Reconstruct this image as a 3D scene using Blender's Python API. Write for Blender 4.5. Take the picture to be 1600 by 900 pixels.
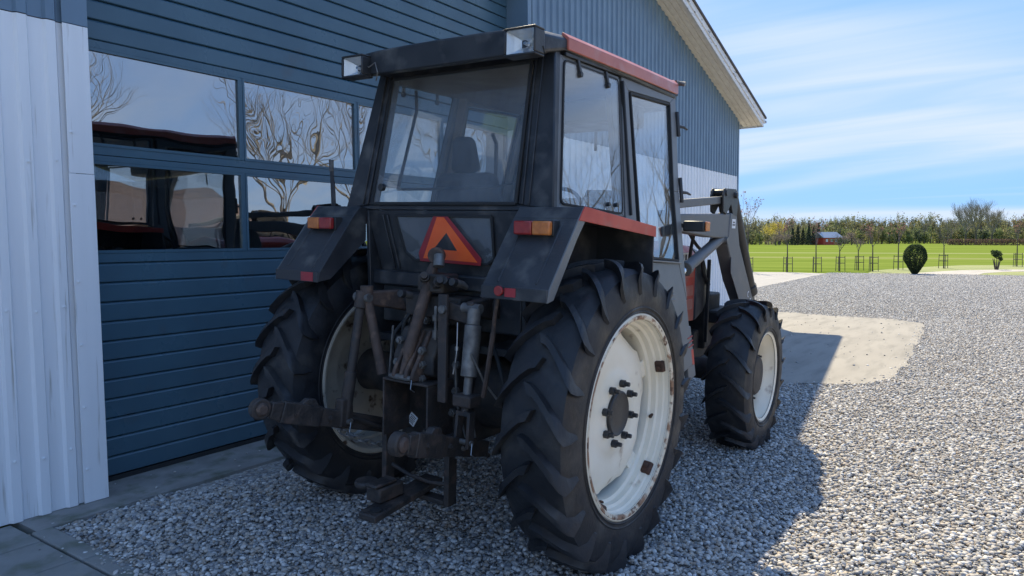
import bpy, bmesh, math, random
from mathutils import Vector, Matrix, noise as mnoise
import numpy as np

R = math.radians
random.seed(7)
scene = bpy.context.scene
for o in list(bpy.data.objects):
    bpy.data.objects.remove(o)

# ------------------------------------------------------------------ camera
# world: X runs along the gable wall to the right, Y into the wall, Z up
def cam_axes(yaw, p, r):
    f = Vector((math.sin(yaw) * math.cos(p), math.cos(yaw) * math.cos(p), -math.sin(p)))
    rt = Vector((math.cos(yaw), -math.sin(yaw), 0)); up = rt.cross(f)
    rt2 = rt * math.cos(r) + up * math.sin(r)
    return rt2, rt2.cross(f), f
CAM = Vector((0, 0, 1.66))
crt, cup, cfw = cam_axes(R(55.4), R(3.82), R(-0.4))
cd = bpy.data.cameras.new('camera'); cam = bpy.data.objects.new('camera', cd)
scene.collection.objects.link(cam)
m = Matrix((crt, cup, -cfw)).transposed().to_4x4(); m.translation = CAM
cam.matrix_world = m
cd.sensor_width = 36; cd.lens = 36 * 1112 / 1600; cd.clip_start = .05; cd.clip_end = 6000
scene.camera = cam

# ------------------------------------------------------------------ sky, sun, exposure
SUN = Vector((2.99, 2.13, 4.30)).normalized()
SUN_EL = math.asin(SUN.z); SUN_AZ = math.atan2(SUN.x, SUN.y)
SKY_STRENGTH = 0.15
world = bpy.data.worlds.new('World'); scene.world = world; world.use_nodes = True
wn = world.node_tree.nodes; wl = world.node_tree.links; wn.clear()
sky = wn.new('ShaderNodeTexSky'); sky.sky_type = 'NISHITA'; sky.sun_disc = False
sky.sun_elevation = SUN_EL; sky.sun_rotation = SUN_AZ
sky.altitude = 20; sky.air_density = 1.0; sky.dust_density = 0.5; sky.ozone_density = 2.0
def wnode(t, **k):
    n = wn.new(t)
    for a, b in k.items(): setattr(n, a, b)
    return n
def wmath(op, a, b=None, clamp=False):
    n = wnode('ShaderNodeMath', operation=op, use_clamp=clamp)
    for i, v in enumerate((a, b)):
        if v is None: continue
        if isinstance(v, (int, float)): n.inputs[i].default_value = v
        else: wl.new(v, n.inputs[i])
    return n.outputs[0]
CR, CX, CY = -12, 27, 5     # heading and drift of the cirrus
tc = wnode('ShaderNodeTexCoord'); sp = wnode('ShaderNodeSeparateXYZ'); wl.new(tc.outputs['Generated'], sp.inputs[0])
den = wmath('ADD', wmath('MAXIMUM', sp.outputs[2], 0.0), 0.15)
cb = wnode('ShaderNodeCombineXYZ')
wl.new(wmath('DIVIDE', sp.outputs[0], den), cb.inputs[0]); wl.new(wmath('DIVIDE', sp.outputs[1], den), cb.inputs[1])
def cirrus(rotz, scale, loc, nscale, detail, lo, hi, dist=0.6):
    mp = wnode('ShaderNodeMapping'); mp.inputs['Rotation'].default_value[2] = rotz
    mp.inputs['Scale'].default_value = scale; mp.inputs['Location'].default_value = loc
    wl.new(cb.outputs[0], mp.inputs[0])
    nz = wnode('ShaderNodeTexNoise'); nz.inputs['Scale'].default_value = nscale; nz.inputs['Detail'].default_value = detail
    nz.inputs['Roughness'].default_value = .55; nz.inputs['Distortion'].default_value = dist
    wl.new(mp.outputs[0], nz.inputs[0])
    mr = wnode('ShaderNodeMapRange'); mr.inputs[1].default_value = lo; mr.inputs[2].default_value = hi
    mr.interpolation_type = 'SMOOTHSTEP'
    wl.new(nz.outputs[0], mr.inputs[0]); return mr.outputs[0]
veil = cirrus(R(CR), (1.0, 0.36, 1), (CX, CY, 0), .58, 2, .36, .64, .6)
wisp = cirrus(R(CR - 14), (1.5, 0.30, 1), (CX + .4, 5.2, 0), 1.5, 5, .25, .78, 1.3)
thin = cirrus(R(CR + 8), (2.6, 0.16, 1), (1.4, CY, 0), 1.5, 4, .50, .68, .3)
cl = wmath('MULTIPLY', veil, wmath('ADD', wmath('MULTIPLY', wisp, .62), .46), True)
cl = wmath('MAXIMUM', cl, wmath('MULTIPLY', thin, .20))
cl = wmath('MULTIPLY', cl, .95)
hzn = wmath('MULTIPLY', wmath('POWER', wmath('SUBTRACT', 1.0, wmath('MAXIMUM', sp.outputs[2], 0.0)), 9.0), .52)
# the phone's soft, cool rendering of the sky: even the range, lean to blue
gm = wnode('ShaderNodeGamma'); gm.inputs[1].default_value = .2; wl.new(sky.outputs[0], gm.inputs[0])
tn = wnode('ShaderNodeMixRGB', blend_type='MULTIPLY'); tn.inputs[0].default_value = 1; wl.new(gm.outputs[0], tn.inputs[1]); tn.inputs[2].default_value = (.46, .89, 1.74, 1)
bgc = wnode('ShaderNodeMixRGB'); wl.new(cl, bgc.inputs[0])
hz_ = wnode('ShaderNodeMixRGB'); wl.new(hzn, hz_.inputs[0]); wl.new(tn.outputs[0], hz_.inputs[1]); hz_.inputs[2].default_value = (1.06, 1.70, 2.3, 1)
wl.new(hz_.outputs[0], bgc.inputs[1])
bgc.inputs[2].default_value = (1.58, 1.83, 2.2, 1)
bg = wnode('ShaderNodeBackground'); bg.inputs[1].default_value = SKY_STRENGTH
wo = wnode('ShaderNodeOutputWorld'); wl.new(bgc.outputs[0], bg.inputs[0]); wl.new(bg.outputs[0], wo.inputs[0])
sd = bpy.data.lights.new('sun', 'SUN'); sd.energy = 2.8; sd.angle = R(.53); sd.color = (1, .87, .63)
so = bpy.data.objects.new('sun', sd); scene.collection.objects.link(so)
so.rotation_euler = (-SUN).to_track_quat('-Z', 'Y').to_euler()
scene.view_settings.view_transform = 'Standard'; scene.view_settings.look = 'None'
scene.view_settings.exposure = 1.66; scene.view_settings.gamma = 1
scene.view_settings.use_curve_mapping = False
scene.render.engine = 'CYCLES'
scene.cycles.max_bounces = 8; scene.cycles.transparent_max_bounces = 12
scene.cycles.caustics_reflective = False; scene.cycles.caustics_refractive = False
scene.cycles.use_denoising = True

# ------------------------------------------------------------------ materials
MATS = {}
def mk(name):
    mt = bpy.data.materials.new(name); mt.use_nodes = True; MATS[name] = mt
    nt = mt.node_tree; return mt, nt, nt.nodes['Principled BSDF']
def pm(name, c1, c2=None, scale=8, rough=.5, rough2=None, metal=0, bump=0, bscale=60, spec=.5, lo=.35, hi=.65, detail=5,
       dirt=None, dscale=3, dlo=.55, dhi=.75, coat=0, stretch=None):
    """principled surface: two noise-mixed tones, optional third tone in blotches, fine bump"""
    mt, nt, b = mk(name); N = nt.nodes; L = nt.links
    b.inputs['Metallic'].default_value = metal; b.inputs['Roughness'].default_value = rough
    b.inputs['Specular IOR Level'].default_value = spec
    if coat: b.inputs['Coat Weight'].default_value = coat; b.inputs['Coat Roughness'].default_value = .15
    tc = N.new('ShaderNodeTexCoord'); src = tc.outputs['Object']
    if stretch:
        mp = N.new('ShaderNodeMapping'); mp.inputs['Scale'].default_value = stretch; L.new(src, mp.inputs[0]); src = mp.outputs[0]
    def nz(sc, lo_, hi_, det=detail):
        n = N.new('ShaderNodeTexNoise'); n.inputs['Scale'].default_value = sc; n.inputs['Detail'].default_value = det
        L.new(src, n.inputs[0]); r = N.new('ShaderNodeMapRange'); r.inputs[1].default_value = lo_; r.inputs[2].default_value = hi_
        L.new(n.outputs[0], r.inputs[0]); return r.outputs[0]
    col = None
    if c2:
        f = nz(scale, lo, hi); mx = N.new('ShaderNodeMixRGB'); L.new(f, mx.inputs[0])
        mx.inputs[1].default_value = (*c1, 1); mx.inputs[2].default_value = (*c2, 1); col = mx.outputs[0]
        if rough2 is not None:
            rr = N.new('ShaderNodeMapRange'); rr.inputs[3].default_value = rough; rr.inputs[4].default_value = rough2
            L.new(f, rr.inputs[0]); L.new(rr.outputs[0], b.inputs['Roughness'])
    if dirt:
        f2 = nz(dscale, dlo, dhi, 8); mx2 = N.new('ShaderNodeMixRGB'); L.new(f2, mx2.inputs[0])
        if col: L.new(col, mx2.inputs[1])
        else: mx2.inputs[1].default_value = (*c1, 1)
        mx2.inputs[2].default_value = (*dirt, 1); col = mx2.outputs[0]
    if col: L.new(col, b.inputs['Base Color'])
    else: b.inputs['Base Color'].default_value = (*c1, 1)
    if bump:
        n = N.new('ShaderNodeTexNoise'); n.inputs['Scale'].default_value = bscale; n.inputs['Detail'].default_value = 6
        L.new(src, n.inputs[0]); bp = N.new('ShaderNodeBump'); bp.inputs['Strength'].default_value = bump
        bp.inputs['Distance'].default_value = .01; L.new(n.outputs[0], bp.inputs['Height']); L.new(bp.outputs[0], b.inputs['Normal'])
    return mt
def glass(name, tint, refl, wob=0, wscale=2., rough=0.0, haze=None, hz=0.0, ior=1.5, base=0.0):
    """thin pane: see-through tint plus fresnel mirror; wob bows the pane so that reflections swim"""
    mt, nt, b = mk(name); N = nt.nodes; L = nt.links; N.remove(b)
    out = N['Material Output']
    tr = N.new('ShaderNodeBsdfTransparent'); tr.inputs[0].default_value = (*tint, 1)
    gl = N.new('ShaderNodeBsdfGlossy'); gl.inputs['Roughness'].default_value = rough
    ge = N.new('ShaderNodeNewGeometry'); dt = N.new('ShaderNodeVectorMath'); dt.operation = 'DOT_PRODUCT'
    L.new(ge.outputs['Normal'], dt.inputs[0]); L.new(ge.outputs['Incoming'], dt.inputs[1])
    ab = N.new('ShaderNodeMath'); ab.operation = 'ABSOLUTE'; L.new(dt.outputs['Value'], ab.inputs[0])
    om = N.new('ShaderNodeMath'); om.operation = 'SUBTRACT'; om.inputs[0].default_value = 1; om.use_clamp = True; L.new(ab.outputs[0], om.inputs[1])
    pw = N.new('ShaderNodeMath'); pw.operation = 'POWER'; pw.inputs[1].default_value = 5; L.new(om.outputs[0], pw.inputs[0])
    lw = N.new('ShaderNodeMath'); lw.operation = 'MULTIPLY_ADD'; lw.inputs[1].default_value = .957; lw.inputs[2].default_value = .043; L.new(pw.outputs[0], lw.inputs[0])
    mu = N.new('ShaderNodeMath'); mu.operation = 'MULTIPLY_ADD'; mu.use_clamp = True; mu.inputs[1].default_value = refl; mu.inputs[2].default_value = base
    L.new(lw.outputs[0], mu.inputs[0])
    mx = N.new('ShaderNodeMixShader'); L.new(mu.outputs[0], mx.inputs[0]); L.new(gl.outputs[0], mx.inputs[2])
    if haze:
        df = N.new('ShaderNodeBsdfDiffuse'); df.inputs[0].default_value = (*haze, 1)
        tc = N.new('ShaderNodeTexCoord'); n = N.new('ShaderNodeTexNoise'); n.inputs['Scale'].default_value = 5; n.inputs['Detail'].default_value = 6
        L.new(tc.outputs['Object'], n.inputs[0]); mr = N.new('ShaderNodeMapRange'); mr.inputs[1].default_value = .3; mr.inputs[2].default_value = .75
        mr.inputs[3].default_value = hz * .4; mr.inputs[4].default_value = hz; L.new(n.outputs[0], mr.inputs[0])
        m0 = N.new('ShaderNodeMixShader'); L.new(mr.outputs[0], m0.inputs[0]); L.new(tr.outputs[0], m0.inputs[1]); L.new(df.outputs[0], m0.inputs[2])
        L.new(m0.outputs[0], mx.inputs[1])
    else: L.new(tr.outputs[0], mx.inputs[1])
    L.new(mx.outputs[0], out.inputs[0])
    if wob:
        tc = N.new('ShaderNodeTexCoord'); n = N.new('ShaderNodeTexNoise'); n.inputs['Scale'].default_value = wscale; n.inputs['Detail'].default_value = 1.5
        L.new(tc.outputs['Object'], n.inputs[0]); bp = N.new('ShaderNodeBump'); bp.inputs['Strength'].default_value = 1
        bp.inputs['Distance'].default_value = wob; L.new(n.outputs[0], bp.inputs['Height']); L.new(bp.outputs[0], gl.inputs['Normal'])
    return mt

pm('white_steel', (.88, .89, .90), (.83, .84, .85), 2, .38, bump=.03, dirt=(.36, .33, .27), dscale=5, dlo=.62, dhi=.80, stretch=(7, 7, .30))
pm('blue_steel', (.165, .250, .335), (.143, .218, .295), 3, .38, bump=.03)
pm('door_steel', (.068, .138, .186), (.058, .120, .165), 2.5, .26, rough2=.36, bump=.05, bscale=120, dirt=(.09, .10, .11), dscale=4, dlo=.62, dhi=.9)
pm('dark_rubber', (.016, .018, .02), (.026, .027, .028), 6, .7)
pm('soffit_wood', (.84, .77, .64), (.72, .65, .53), 6, .7, bump=.1, stretch=(.6, 4, 4), bscale=30)
pm('fascia_wood', (.80, .80, .79), (.70, .70, .70), 7, .6, bump=.12, bscale=25, dirt=(.22, .20, .18), dscale=9, dlo=.60, dhi=.68, stretch=(.6, 3, 3))
pm('roof_sheet', (.07, .065, .065), (.10, .09, .085), 4, .7)
pm('galvanised', (.42, .43, .44), (.33, .34, .35), 20, .35, metal=.8)
pm('hall_inside', (.20, .19, .18), (.15, .14, .14), 3, .8)
pm('concrete', (.28, .262, .232), (.240, .225, .20), 1.6, .85, bump=.08, bscale=70, dirt=(.19, .18, .16), dscale=3.2, dlo=.50, dhi=.74, stretch=(.45, 1.8, 1))
pm('apron_concrete', (.30, .29, .27), (.22, .215, .20), 5, .9, bump=.4, bscale=50, dirt=(.14, .15, .11), dscale=6, dlo=.5, dhi=.68)
pm('slab_concrete', (.27, .27, .255), (.20, .205, .19), 4, .88, bump=.3, bscale=60, dirt=(.13, .145, .10), dscale=5, dlo=.52, dhi=.7)
pm('asphalt', (.30, .29, .28), (.24, .235, .23), 2, .8, bump=.3, bscale=40)
pm('path', (.40, .37, .33), (.32, .30, .27), 1.5, .9)
pm('tyre', (.012, .013, .016), (.021, .022, .025), 9, .42, rough2=.70, bump=.25, bscale=45, dirt=(.075, .070, .062), dscale=6, dlo=.54, dhi=.84)
pm('rim_cream', (.88, .82, .69), (.80, .73, .58), 4, .40, bump=.05, dirt=(.30, .19, .12), dscale=8, dlo=.63, dhi=.76)
pm('flange_rust', (.70, .62, .48), (.30, .17, .10), 16, .6, bump=.2, lo=.46, hi=.58, dirt=(.12, .06, .035), dscale=22, dlo=.56, dhi=.64)
pm('rim_dirty', (.60, .55, .45), (.44, .40, .33), 5, .65, bump=.1, dirt=(.09, .05, .03), dscale=12, dlo=.58, dhi=.68)
pm('rust', (.085, .042, .026), (.045, .028, .020), 18, .85, bump=.5, bscale=60)
pm('hub_black', (.022, .024, .027), (.035, .036, .038), 12, .45, bump=.1)
pm('cab_black', (.022, .025, .030), (.036, .039, .044), 5, .34, rough2=.60, bump=.10, bscale=70, dirt=(.15, .145, .135), dscale=7, dlo=.53, dhi=.88)
pm('fender_black', (.026, .029, .034), (.044, .047, .053), 6, .36, rough2=.64, bump=.12, bscale=80, dirt=(.17, .165, .15), dscale=7, dlo=.52, dhi=.88)
pm('door_grey', (.155, .162, .166), (.125, .132, .137), 5, .42, bump=.04, dirt=(.15, .145, .135), dscale=6, dlo=.58, dhi=.85)
pm('red_paint', (.52, .060, .035), (.43, .050, .032), 6, .36, rough2=.5, bump=.04, dirt=(.34, .13, .10), dscale=9, dlo=.56, dhi=.80)
pm('red_faded', (.50, .15, .105), (.42, .11, .075), 5, .38, bump=.04, dirt=(.48, .27, .24), dscale=7, dlo=.5, dhi=.8)
pm('grease_metal', (.030, .028, .028), (.062, .048, .040), 14, .45, rough2=.78, bump=.4, bscale=60, dirt=(.105, .072, .058), dscale=12, dlo=.56, dhi=.74)
pm('rusty_iron', (.105, .070, .055), (.060, .046, .040), 14, .65, rough2=.8, bump=.4, bscale=70, dirt=(.20, .13, .09), dscale=16, dlo=.56, dhi=.72)
pm('worn_steel', (.23, .225, .215), (.13, .125, .12), 18, .42, rough2=.65, metal=.45, bump=.15)
pm('chrome', (.75, .76, .78), None, rough=.12, metal=1)
pm('loader_grey', (.115, .120, .124), (.145, .150, .153), 7, .45, rough2=.6, bump=.05, dirt=(.17, .165, .155), dscale=8, dlo=.57, dhi=.8)
pm('housing', (.022, .022, .023), (.050, .042, .037), 9, .65, bump=.3, bscale=40, dirt=(.09, .072, .055), dscale=6, dlo=.5, dhi=.75)
pm('orange_film', (1.0, .17, .045), (.96, .14, .04), 12, .4, spec=.4)
pm('red_film', (.40, .035, .045), (.32, .030, .038), 12, .4)
pm('amber_lens', (.62, .20, .045), (.50, .15, .035), 30, .25, spec=.6)
pm('red_lens', (.36, .030, .026), (.26, .022, .022), 30, .25, spec=.6)
pm('lamp_reflector', (.93, .93, .92), (.80, .79, .76), 9, .22, metal=.6)
pm('sticker', (.72, .74, .76), None, rough=.5)
pm('print_black', (.03, .03, .035), None, rough=.6)
pm('headliner', (.26, .225, .19), (.20, .175, .15), 6, .9)
pm('seat_cloth', (.028, .028, .03), (.045, .044, .044), 10, .85)
pm('stone_house', (.21, .115, .085), (.15, .085, .065), 12, .85)
pm('red_tiles', (.15, .10, .085), (.115, .08, .07), 6, .75)
pm('bark', (.10, .082, .068), (.065, .055, .046), 9, .9, bump=.4, bscale=20)
pm('twig', (.15, .13, .115), (.11, .095, .085), 5, .9)
pm('twig_pale', (.27, .24, .19), (.21, .185, .15), 3, .9)
pm('post_wood', (.15, .125, .10), (.11, .09, .074), 9, .9)
pm('spruce', (.016, .034, .022), (.028, .050, .030), .6, .85)
pm('grass_pale', (.23, .25, .085), (.17, .20, .06), .4, .9)
def leafy(name, c1, c2, scale):
    mt = pm(name, c1, c2, scale, .85, spec=.1); nt = mt.node_tree; b = nt.nodes['Principled BSDF']
    tl = nt.nodes.new('ShaderNodeBsdfTranslucent'); mx = nt.nodes.new('ShaderNodeMixShader'); mx.inputs[0].default_value = .45
    src = b.inputs['Base Color'].links[0].from_socket; nt.links.new(src, tl.inputs[0])
    nt.links.new(b.outputs[0], mx.inputs[1]); nt.links.new(tl.outputs[0], mx.inputs[2]); nt.links.new(mx.outputs[0], nt.nodes['Material Output'].inputs[0])
leafy('leaf_olive', (.27, .26, .12), (.20, .195, .095), .12)
leafy('leaf_green', (.20, .235, .095), (.145, .175, .075), .12)
leafy('leaf_brown', (.25, .25, .135), (.195, .20, .11), .12)
leafy('leaf_dark', (.09, .12, .075), (.065, .09, .058), .12)
leafy('leaf_yellow', (.50, .42, .10), (.40, .34, .085), .25)
leafy('shrub_grey', (.26, .215, .195), (.19, .16, .145), .5)
leafy('hedge_brown', (.15, .105, .085), (.11, .078, .064), .5)
leafy('bud_pink', (.26, .15, .14), (.19, .11, .10), 6)
leafy('yew', (.045, .072, .036), (.075, .105, .05), 4)
glass('door_pane', (.55, .56, .57), 1.5, wob=.0085, wscale=1.6, base=.38)
glass('cab_pane', (.96, .98, .985), 2.2, wob=.002, wscale=1.2, haze=(.55, .62, .68), hz=.05)
glass('rear_pane', (.93, .95, .96), 1.2, wob=.002, wscale=1.2, haze=(.50, .55, .60), hz=.17)
glass('clear_lens', (.95, .96, .97), .8)

def field_material():
    mt, nt, b = mk('field'); N = nt.nodes; L = nt.links
    tc = N.new('ShaderNodeTexCoord'); s = N.new('ShaderNodeSeparateXYZ'); L.new(tc.outputs['Object'], s.inputs[0])
    n = N.new('ShaderNodeTexNoise'); n.inputs['Scale'].default_value = .5; n.inputs['Detail'].default_value = 8
    mp = N.new('ShaderNodeMapping'); mp.inputs['Scale'].default_value = (1, .12, 1); L.new(tc.outputs['Object'], mp.inputs[0]); L.new(mp.outputs[0], n.inputs[0])
    r = N.new('ShaderNodeValToRGB'); r.color_ramp.elements[0].position = .3; r.color_ramp.elements[1].position = .7
    r.color_ramp.elements[0].color = (.098, .145, .024, 1); r.color_ramp.elements[1].color = (.185, .232, .050, 1)
    L.new(n.outputs[0], r.inputs[0])
    # worn bare tracks where the tractor tramlines run across the field
    def band(x0, w):
        a = N.new('ShaderNodeMath'); a.operation = 'SUBTRACT'; L.new(s.outputs[0], a.inputs[0]); a.inputs[1].default_value = x0
        c = N.new('ShaderNodeMath'); c.operation = 'ABSOLUTE'; L.new(a.outputs[0], c.inputs[0])
        d = N.new('ShaderNodeMapRange'); d.inputs[1].default_value = w; d.inputs[2].default_value = w * .5; L.new(c.outputs[0], d.inputs[0])
        return d.outputs[0]
    col = r.outputs[0]
    for x0, w, am, c in ((68, 3.0, .55, (.25, .25, .12)), (90, 3.2, .60, (.27, .28, .15)), (150, 10, .35, (.16, .21, .04))):
        mx = N.new('ShaderNodeMixRGB'); mu = N.new('ShaderNodeMath'); mu.operation = 'MULTIPLY'; mu.inputs[1].default_value = am
        L.new(band(x0, w), mu.inputs[0]); L.new(mu.outputs[0], mx.inputs[0]); L.new(col, mx.inputs[1]); mx.inputs[2].default_value = (*c, 1); col = mx.outputs[0]
    L.new(col, b.inputs['Base Color']); b.inputs['Roughness'].default_value = 1; b.inputs['Specular IOR Level'].default_value = 0
field_material()
def stone_material(name, rnd):
    mt, nt, b = mk(name); N = nt.nodes; L = nt.links
    if rnd:
        oi = N.new('ShaderNodeObjectInfo'); src = oi.outputs['Random']
    else:
        tc = N.new('ShaderNodeTexCoord'); v = N.new('ShaderNodeTexVoronoi'); v.inputs['Scale'].default_value = 48
        L.new(tc.outputs['Object'], v.inputs[0]); sx = N.new('ShaderNodeSeparateColor'); L.new(v.outputs['Color'], sx.inputs[0]); src = sx.outputs[0]
        bp = N.new('ShaderNodeBump'); bp.inputs['Strength'].default_value = 1; bp.inputs['Distance'].default_value = .02
        iv = N.new('ShaderNodeMath'); iv.operation = 'SUBTRACT'; iv.inputs[0].default_value = 1; L.new(v.outputs['Distance'], iv.inputs[1])
        L.new(iv.outputs[0], bp.inputs['Height']); L.new(bp.outputs[0], b.inputs['Normal'])
    r = N.new('ShaderNodeValToRGB'); e = r.color_ramp; e.interpolation = 'CONSTANT'
    cols = [(.31, .305, .295), (.41, .39, .36), (.50, .48, .45), (.36, .305, .25), (.20, .205, .215), (.58, .56, .53), (.43, .40, .36), (.33, .335, .34), (.46, .41, .35), (.66, .65, .62)]
    e.elements[0].color = (*cols[0], 1); e.elements[1].position = .1; e.elements[1].color = (*cols[1], 1)
    for i, c in enumerate(cols[2:], 2):
        q = e.elements.new(i / 10); q.color = (*c, 1)
    L.new(src, r.inputs[0])
    tc = N.new('ShaderNodeTexCoord'); n = N.new('ShaderNodeTexNoise'); n.inputs['Scale'].default_value = 3 if rnd else 60; n.inputs['Detail'].default_value = 5
    L.new(tc.outputs['Object'], n.inputs[0])
    mx = N.new('ShaderNodeMixRGB'); mx.blend_type = 'MULTIPLY'; mx.inputs[0].default_value = .6
    cr = N.new('ShaderNodeMapRange'); cr.inputs[1].default_value = .3; cr.inputs[2].default_value = .7; cr.inputs[3].default_value = .65; cr.inputs[4].default_value = 1.1
    L.new(n.outputs[0], cr.inputs[0]); L.new(r.outputs[0], mx.inputs[1]); L.new(cr.outputs[0], mx.inputs[2])
    L.new(mx.outputs[0], b.inputs['Base Color']); b.inputs['Roughness'].default_value = .75; b.inputs['Specular IOR Level'].default_value = .35
stone_material('pebble', True); stone_material('gravel_bed', False)

# ------------------------------------------------------------------ mesh helpers
class MB:
    def __init__(s): s.v = []; s.f = []
    def add(s, v, f):
        k = len(s.v); s.v += [tuple(map(float, p)) for p in v]; s.f += [tuple(i + k for i in q) for q in f]; return s
    def box(s, x0, x1, y0, y1, z0, z1):
        return s.add([(x, y, z) for x in (x0, x1) for y in (y0, y1) for z in (z0, z1)],
                     [(0, 1, 3, 2), (4, 6, 7, 5), (0, 4, 5, 1), (2, 3, 7, 6), (0, 2, 6, 4), (1, 5, 7, 3)])
    def hexa(s, b, t):   # 4 bottom points, 4 top points (same turning order)
        return s.add(list(b) + list(t), [(3, 2, 1, 0), (4, 5, 6, 7), (0, 1, 5, 4), (1, 2, 6, 5), (2, 3, 7, 6), (3, 0, 4, 7)])
    def prism(s, poly, a, b):  # poly of 3D points extruded from offset vector a to b
        a = Vector(a); b = Vector(b); n = len(poly)
        v = [Vector(p) + a for p in poly] + [Vector(p) + b for p in poly]
        return s.add(v, [tuple(range(n))[::-1], tuple(range(n, 2 * n))] + [(i, (i + 1) % n, n + (i + 1) % n, n + i) for i in range(n)])
    def bar(s, p, q, w, h, up=(0, 0, 1)):
        p = Vector(p); q = Vector(q); d = (q - p).normalized(); u = Vector(up); sd = d.cross(u)
        if sd.length < 1e-4: sd = d.cross(Vector((1, 0, 0)))
        sd.normalize(); u = sd.cross(d); sd *= w / 2; u = u * h / 2
        return s.hexa([p - sd - u, p + sd - u, p + sd + u, p - sd + u], [q - sd - u, q + sd - u, q + sd + u, q - sd + u])
    def tube(s, p, q, r0, r1=None, n=14, caps=True):
        return s.path([p, q], [r0, r0 if r1 is None else r1], n, caps)
    def path(s, pts, rs, n=10, caps=True):
        pts = [Vector(p) for p in pts]
        if not isinstance(rs, (list, tuple)): rs = [rs] * len(pts)
        k = len(s.v); ref = None; rings = []
        for i, p in enumerate(pts):
            d = (pts[min(i + 1, len(pts) - 1)] - pts[max(i - 1, 0)]).normalized()
            if ref is None:
                ref = d.cross(Vector((0, 0, 1)))
                if ref.length < .05: ref = d.cross(Vector((1, 0, 0)))
            ref = (ref - d * ref.dot(d)).normalized(); w = d.cross(ref)
            rings.append([p + (ref * math.cos(t) + w * math.sin(t)) * rs[i] for t in [2 * math.pi * j / n for j in range(n)]])
        v = [x for rg in rings for x in rg]; f = []
        for i in range(len(pts) - 1):
            for j in range(n): f.append((i * n + j, i * n + (j + 1) % n, (i + 1) * n + (j + 1) % n, (i + 1) * n + j))
        if caps: f += [tuple(range(n))[::-1], tuple((len(pts) - 1) * n + j for j in range(n))]
        return s.add(v, f)
    def lathe(s, prof, c, n=64, closed=False, rfun=None):   # prof (y offset, r), axis along Y through c
        m = len(prof); v = []; f = []
        for i in range(n):
            t = 2 * math.pi * i / n
            for (y, r) in prof:
                if rfun: r = rfun(t, r)
                v.append((c[0] + r * math.cos(t), c[1] + y, c[2] + r * math.sin(t)))
        for i in range(n):
            for j in range(m if closed else m - 1):
                a = i * m + j; b = i * m + (j + 1) % m; c2 = ((i + 1) % n) * m + (j + 1) % m; d = ((i + 1) % n) * m + j
                f.append((a, b, c2, d))
        return s.add(v, f)
    def build(s, name, mat, parent=None, bevel=0, smooth=False, seg=2, loc=None):
        me = bpy.data.meshes.new(name); me.from_pydata(s.v, [], s.f); me.update()
        bm = bmesh.new(); bm.from_mesh(me); bmesh.ops.recalc_face_normals(bm, faces=bm.faces); bm.to_mesh(me); bm.free()
        return link(name, me, mat, parent, bevel, smooth, seg, loc)
def link(name, me, mat, parent=None, bevel=0, smooth=False, seg=2, loc=None):
    o = bpy.data.objects.new(name, me); scene.collection.objects.link(o)
    if mat and not me.materials: me.materials.append(MATS[mat])
    if parent: o.parent = parent
    if loc is not None: o.location = loc
    if bevel:
        bv = o.modifiers.new('bevel', 'BEVEL'); bv.width = bevel; bv.segments = seg; bv.limit_method = 'ANGLE'; bv.angle_limit = R(35)
    if smooth or bevel:
        for p in me.polygons: p.use_smooth = True
        try: me.set_sharp_from_angle(angle=R(38))
        except Exception: pass
    return o
def tag(o, label, cat, group=None):
    o['label'] = label; o['category'] = cat
    if group: o['group'] = group
    return o
def struct(o): o['kind'] = 'structure'; return o
def empty(name, loc=(0, 0, 0), rot=(0, 0, 0)):
    o = bpy.data.objects.new(name, None); scene.collection.objects.link(o); o.location = loc; o.rotation_euler = rot
    o.empty_display_size = .2; return o
def one(fn, *a, **k):
    b = MB(); getattr(b, fn)(*a, **k); return b

# ================================================================== THE BUILDING
YW, YD = 4.812, 5.084            # wall face, recessed garage door face
XL, XR, XC = 2.255, 7.30, 15.64  # door opening, right corner
ZW = 3.01                        # top of the white cladding
SLOPE = .298
def eave_z(x): return 4.218 + SLOPE * (XC - x)
hall = empty('workshop_building', (8, YW, 0))
hall.location = (0, 0, 0)
tag(hall, 'blue and white ribbed metal workshop with wide garage door behind the tractor', 'building')
PITCH = .155
def ribbed(x0, x1, zlo, zhi, yface, right_to_left=False):
    """trapezoid profile sheet, ribs proud toward the yard (-Y); zlo/zhi are functions of x"""
    xs = []; x = x0; prof = [(0, 0), (.052, 0), (.066, -.022), (.116, -.022), (.130, 0)]
    while x < x1:
        for dx, dy in prof:
            if x + dx < x1: xs.append((x + dx, yface + dy))
        x += PITCH
    xs.append((x1, yface)); b = MB(); n = len(xs)
    v = [(x, y, zlo(x)) for x, y in xs] + [(x, y, zhi(x)) for x, y in xs]
    b.add(v, [(i, i + 1, n + i + 1, n + i) for i in range(n - 1)])
    return b
def wall_sheets(name, x0, x1, zlo, zhi, yface, mat):
    """cladding sheets of seven ribs each, lapped edge to edge"""
    x = x0
    while x < x1 - .01:
        xe = min(x1, x + PITCH * 7)
        ribbed(x, xe, zlo, zhi, yface, mat).build(name, mat, hall)
        x = xe
zc = lambda z: (lambda x: z)
X_FAR = -6.0
PEAK = 4.78                       # ridge sits over the door
def roof_z(x): return 4.218 + SLOPE * (XC - max(x, 2 * PEAK - x))
wall_sheets('white_cladding_sheet', X_FAR + (XL - .145 - X_FAR) % PITCH, XL - .095, zc(.0), zc(ZW), YW, 'white_steel')
wall_sheets('blue_cladding_sheet', X_FAR + (XL - .145 - X_FAR) % PITCH, XL - .095, zc(ZW + .006), lambda x: roof_z(x) + .05, YW, 'blue_steel')
wall_sheets('white_cladding_sheet', XR + .06, XC, zc(.0), zc(ZW), YW, 'white_steel')
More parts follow.
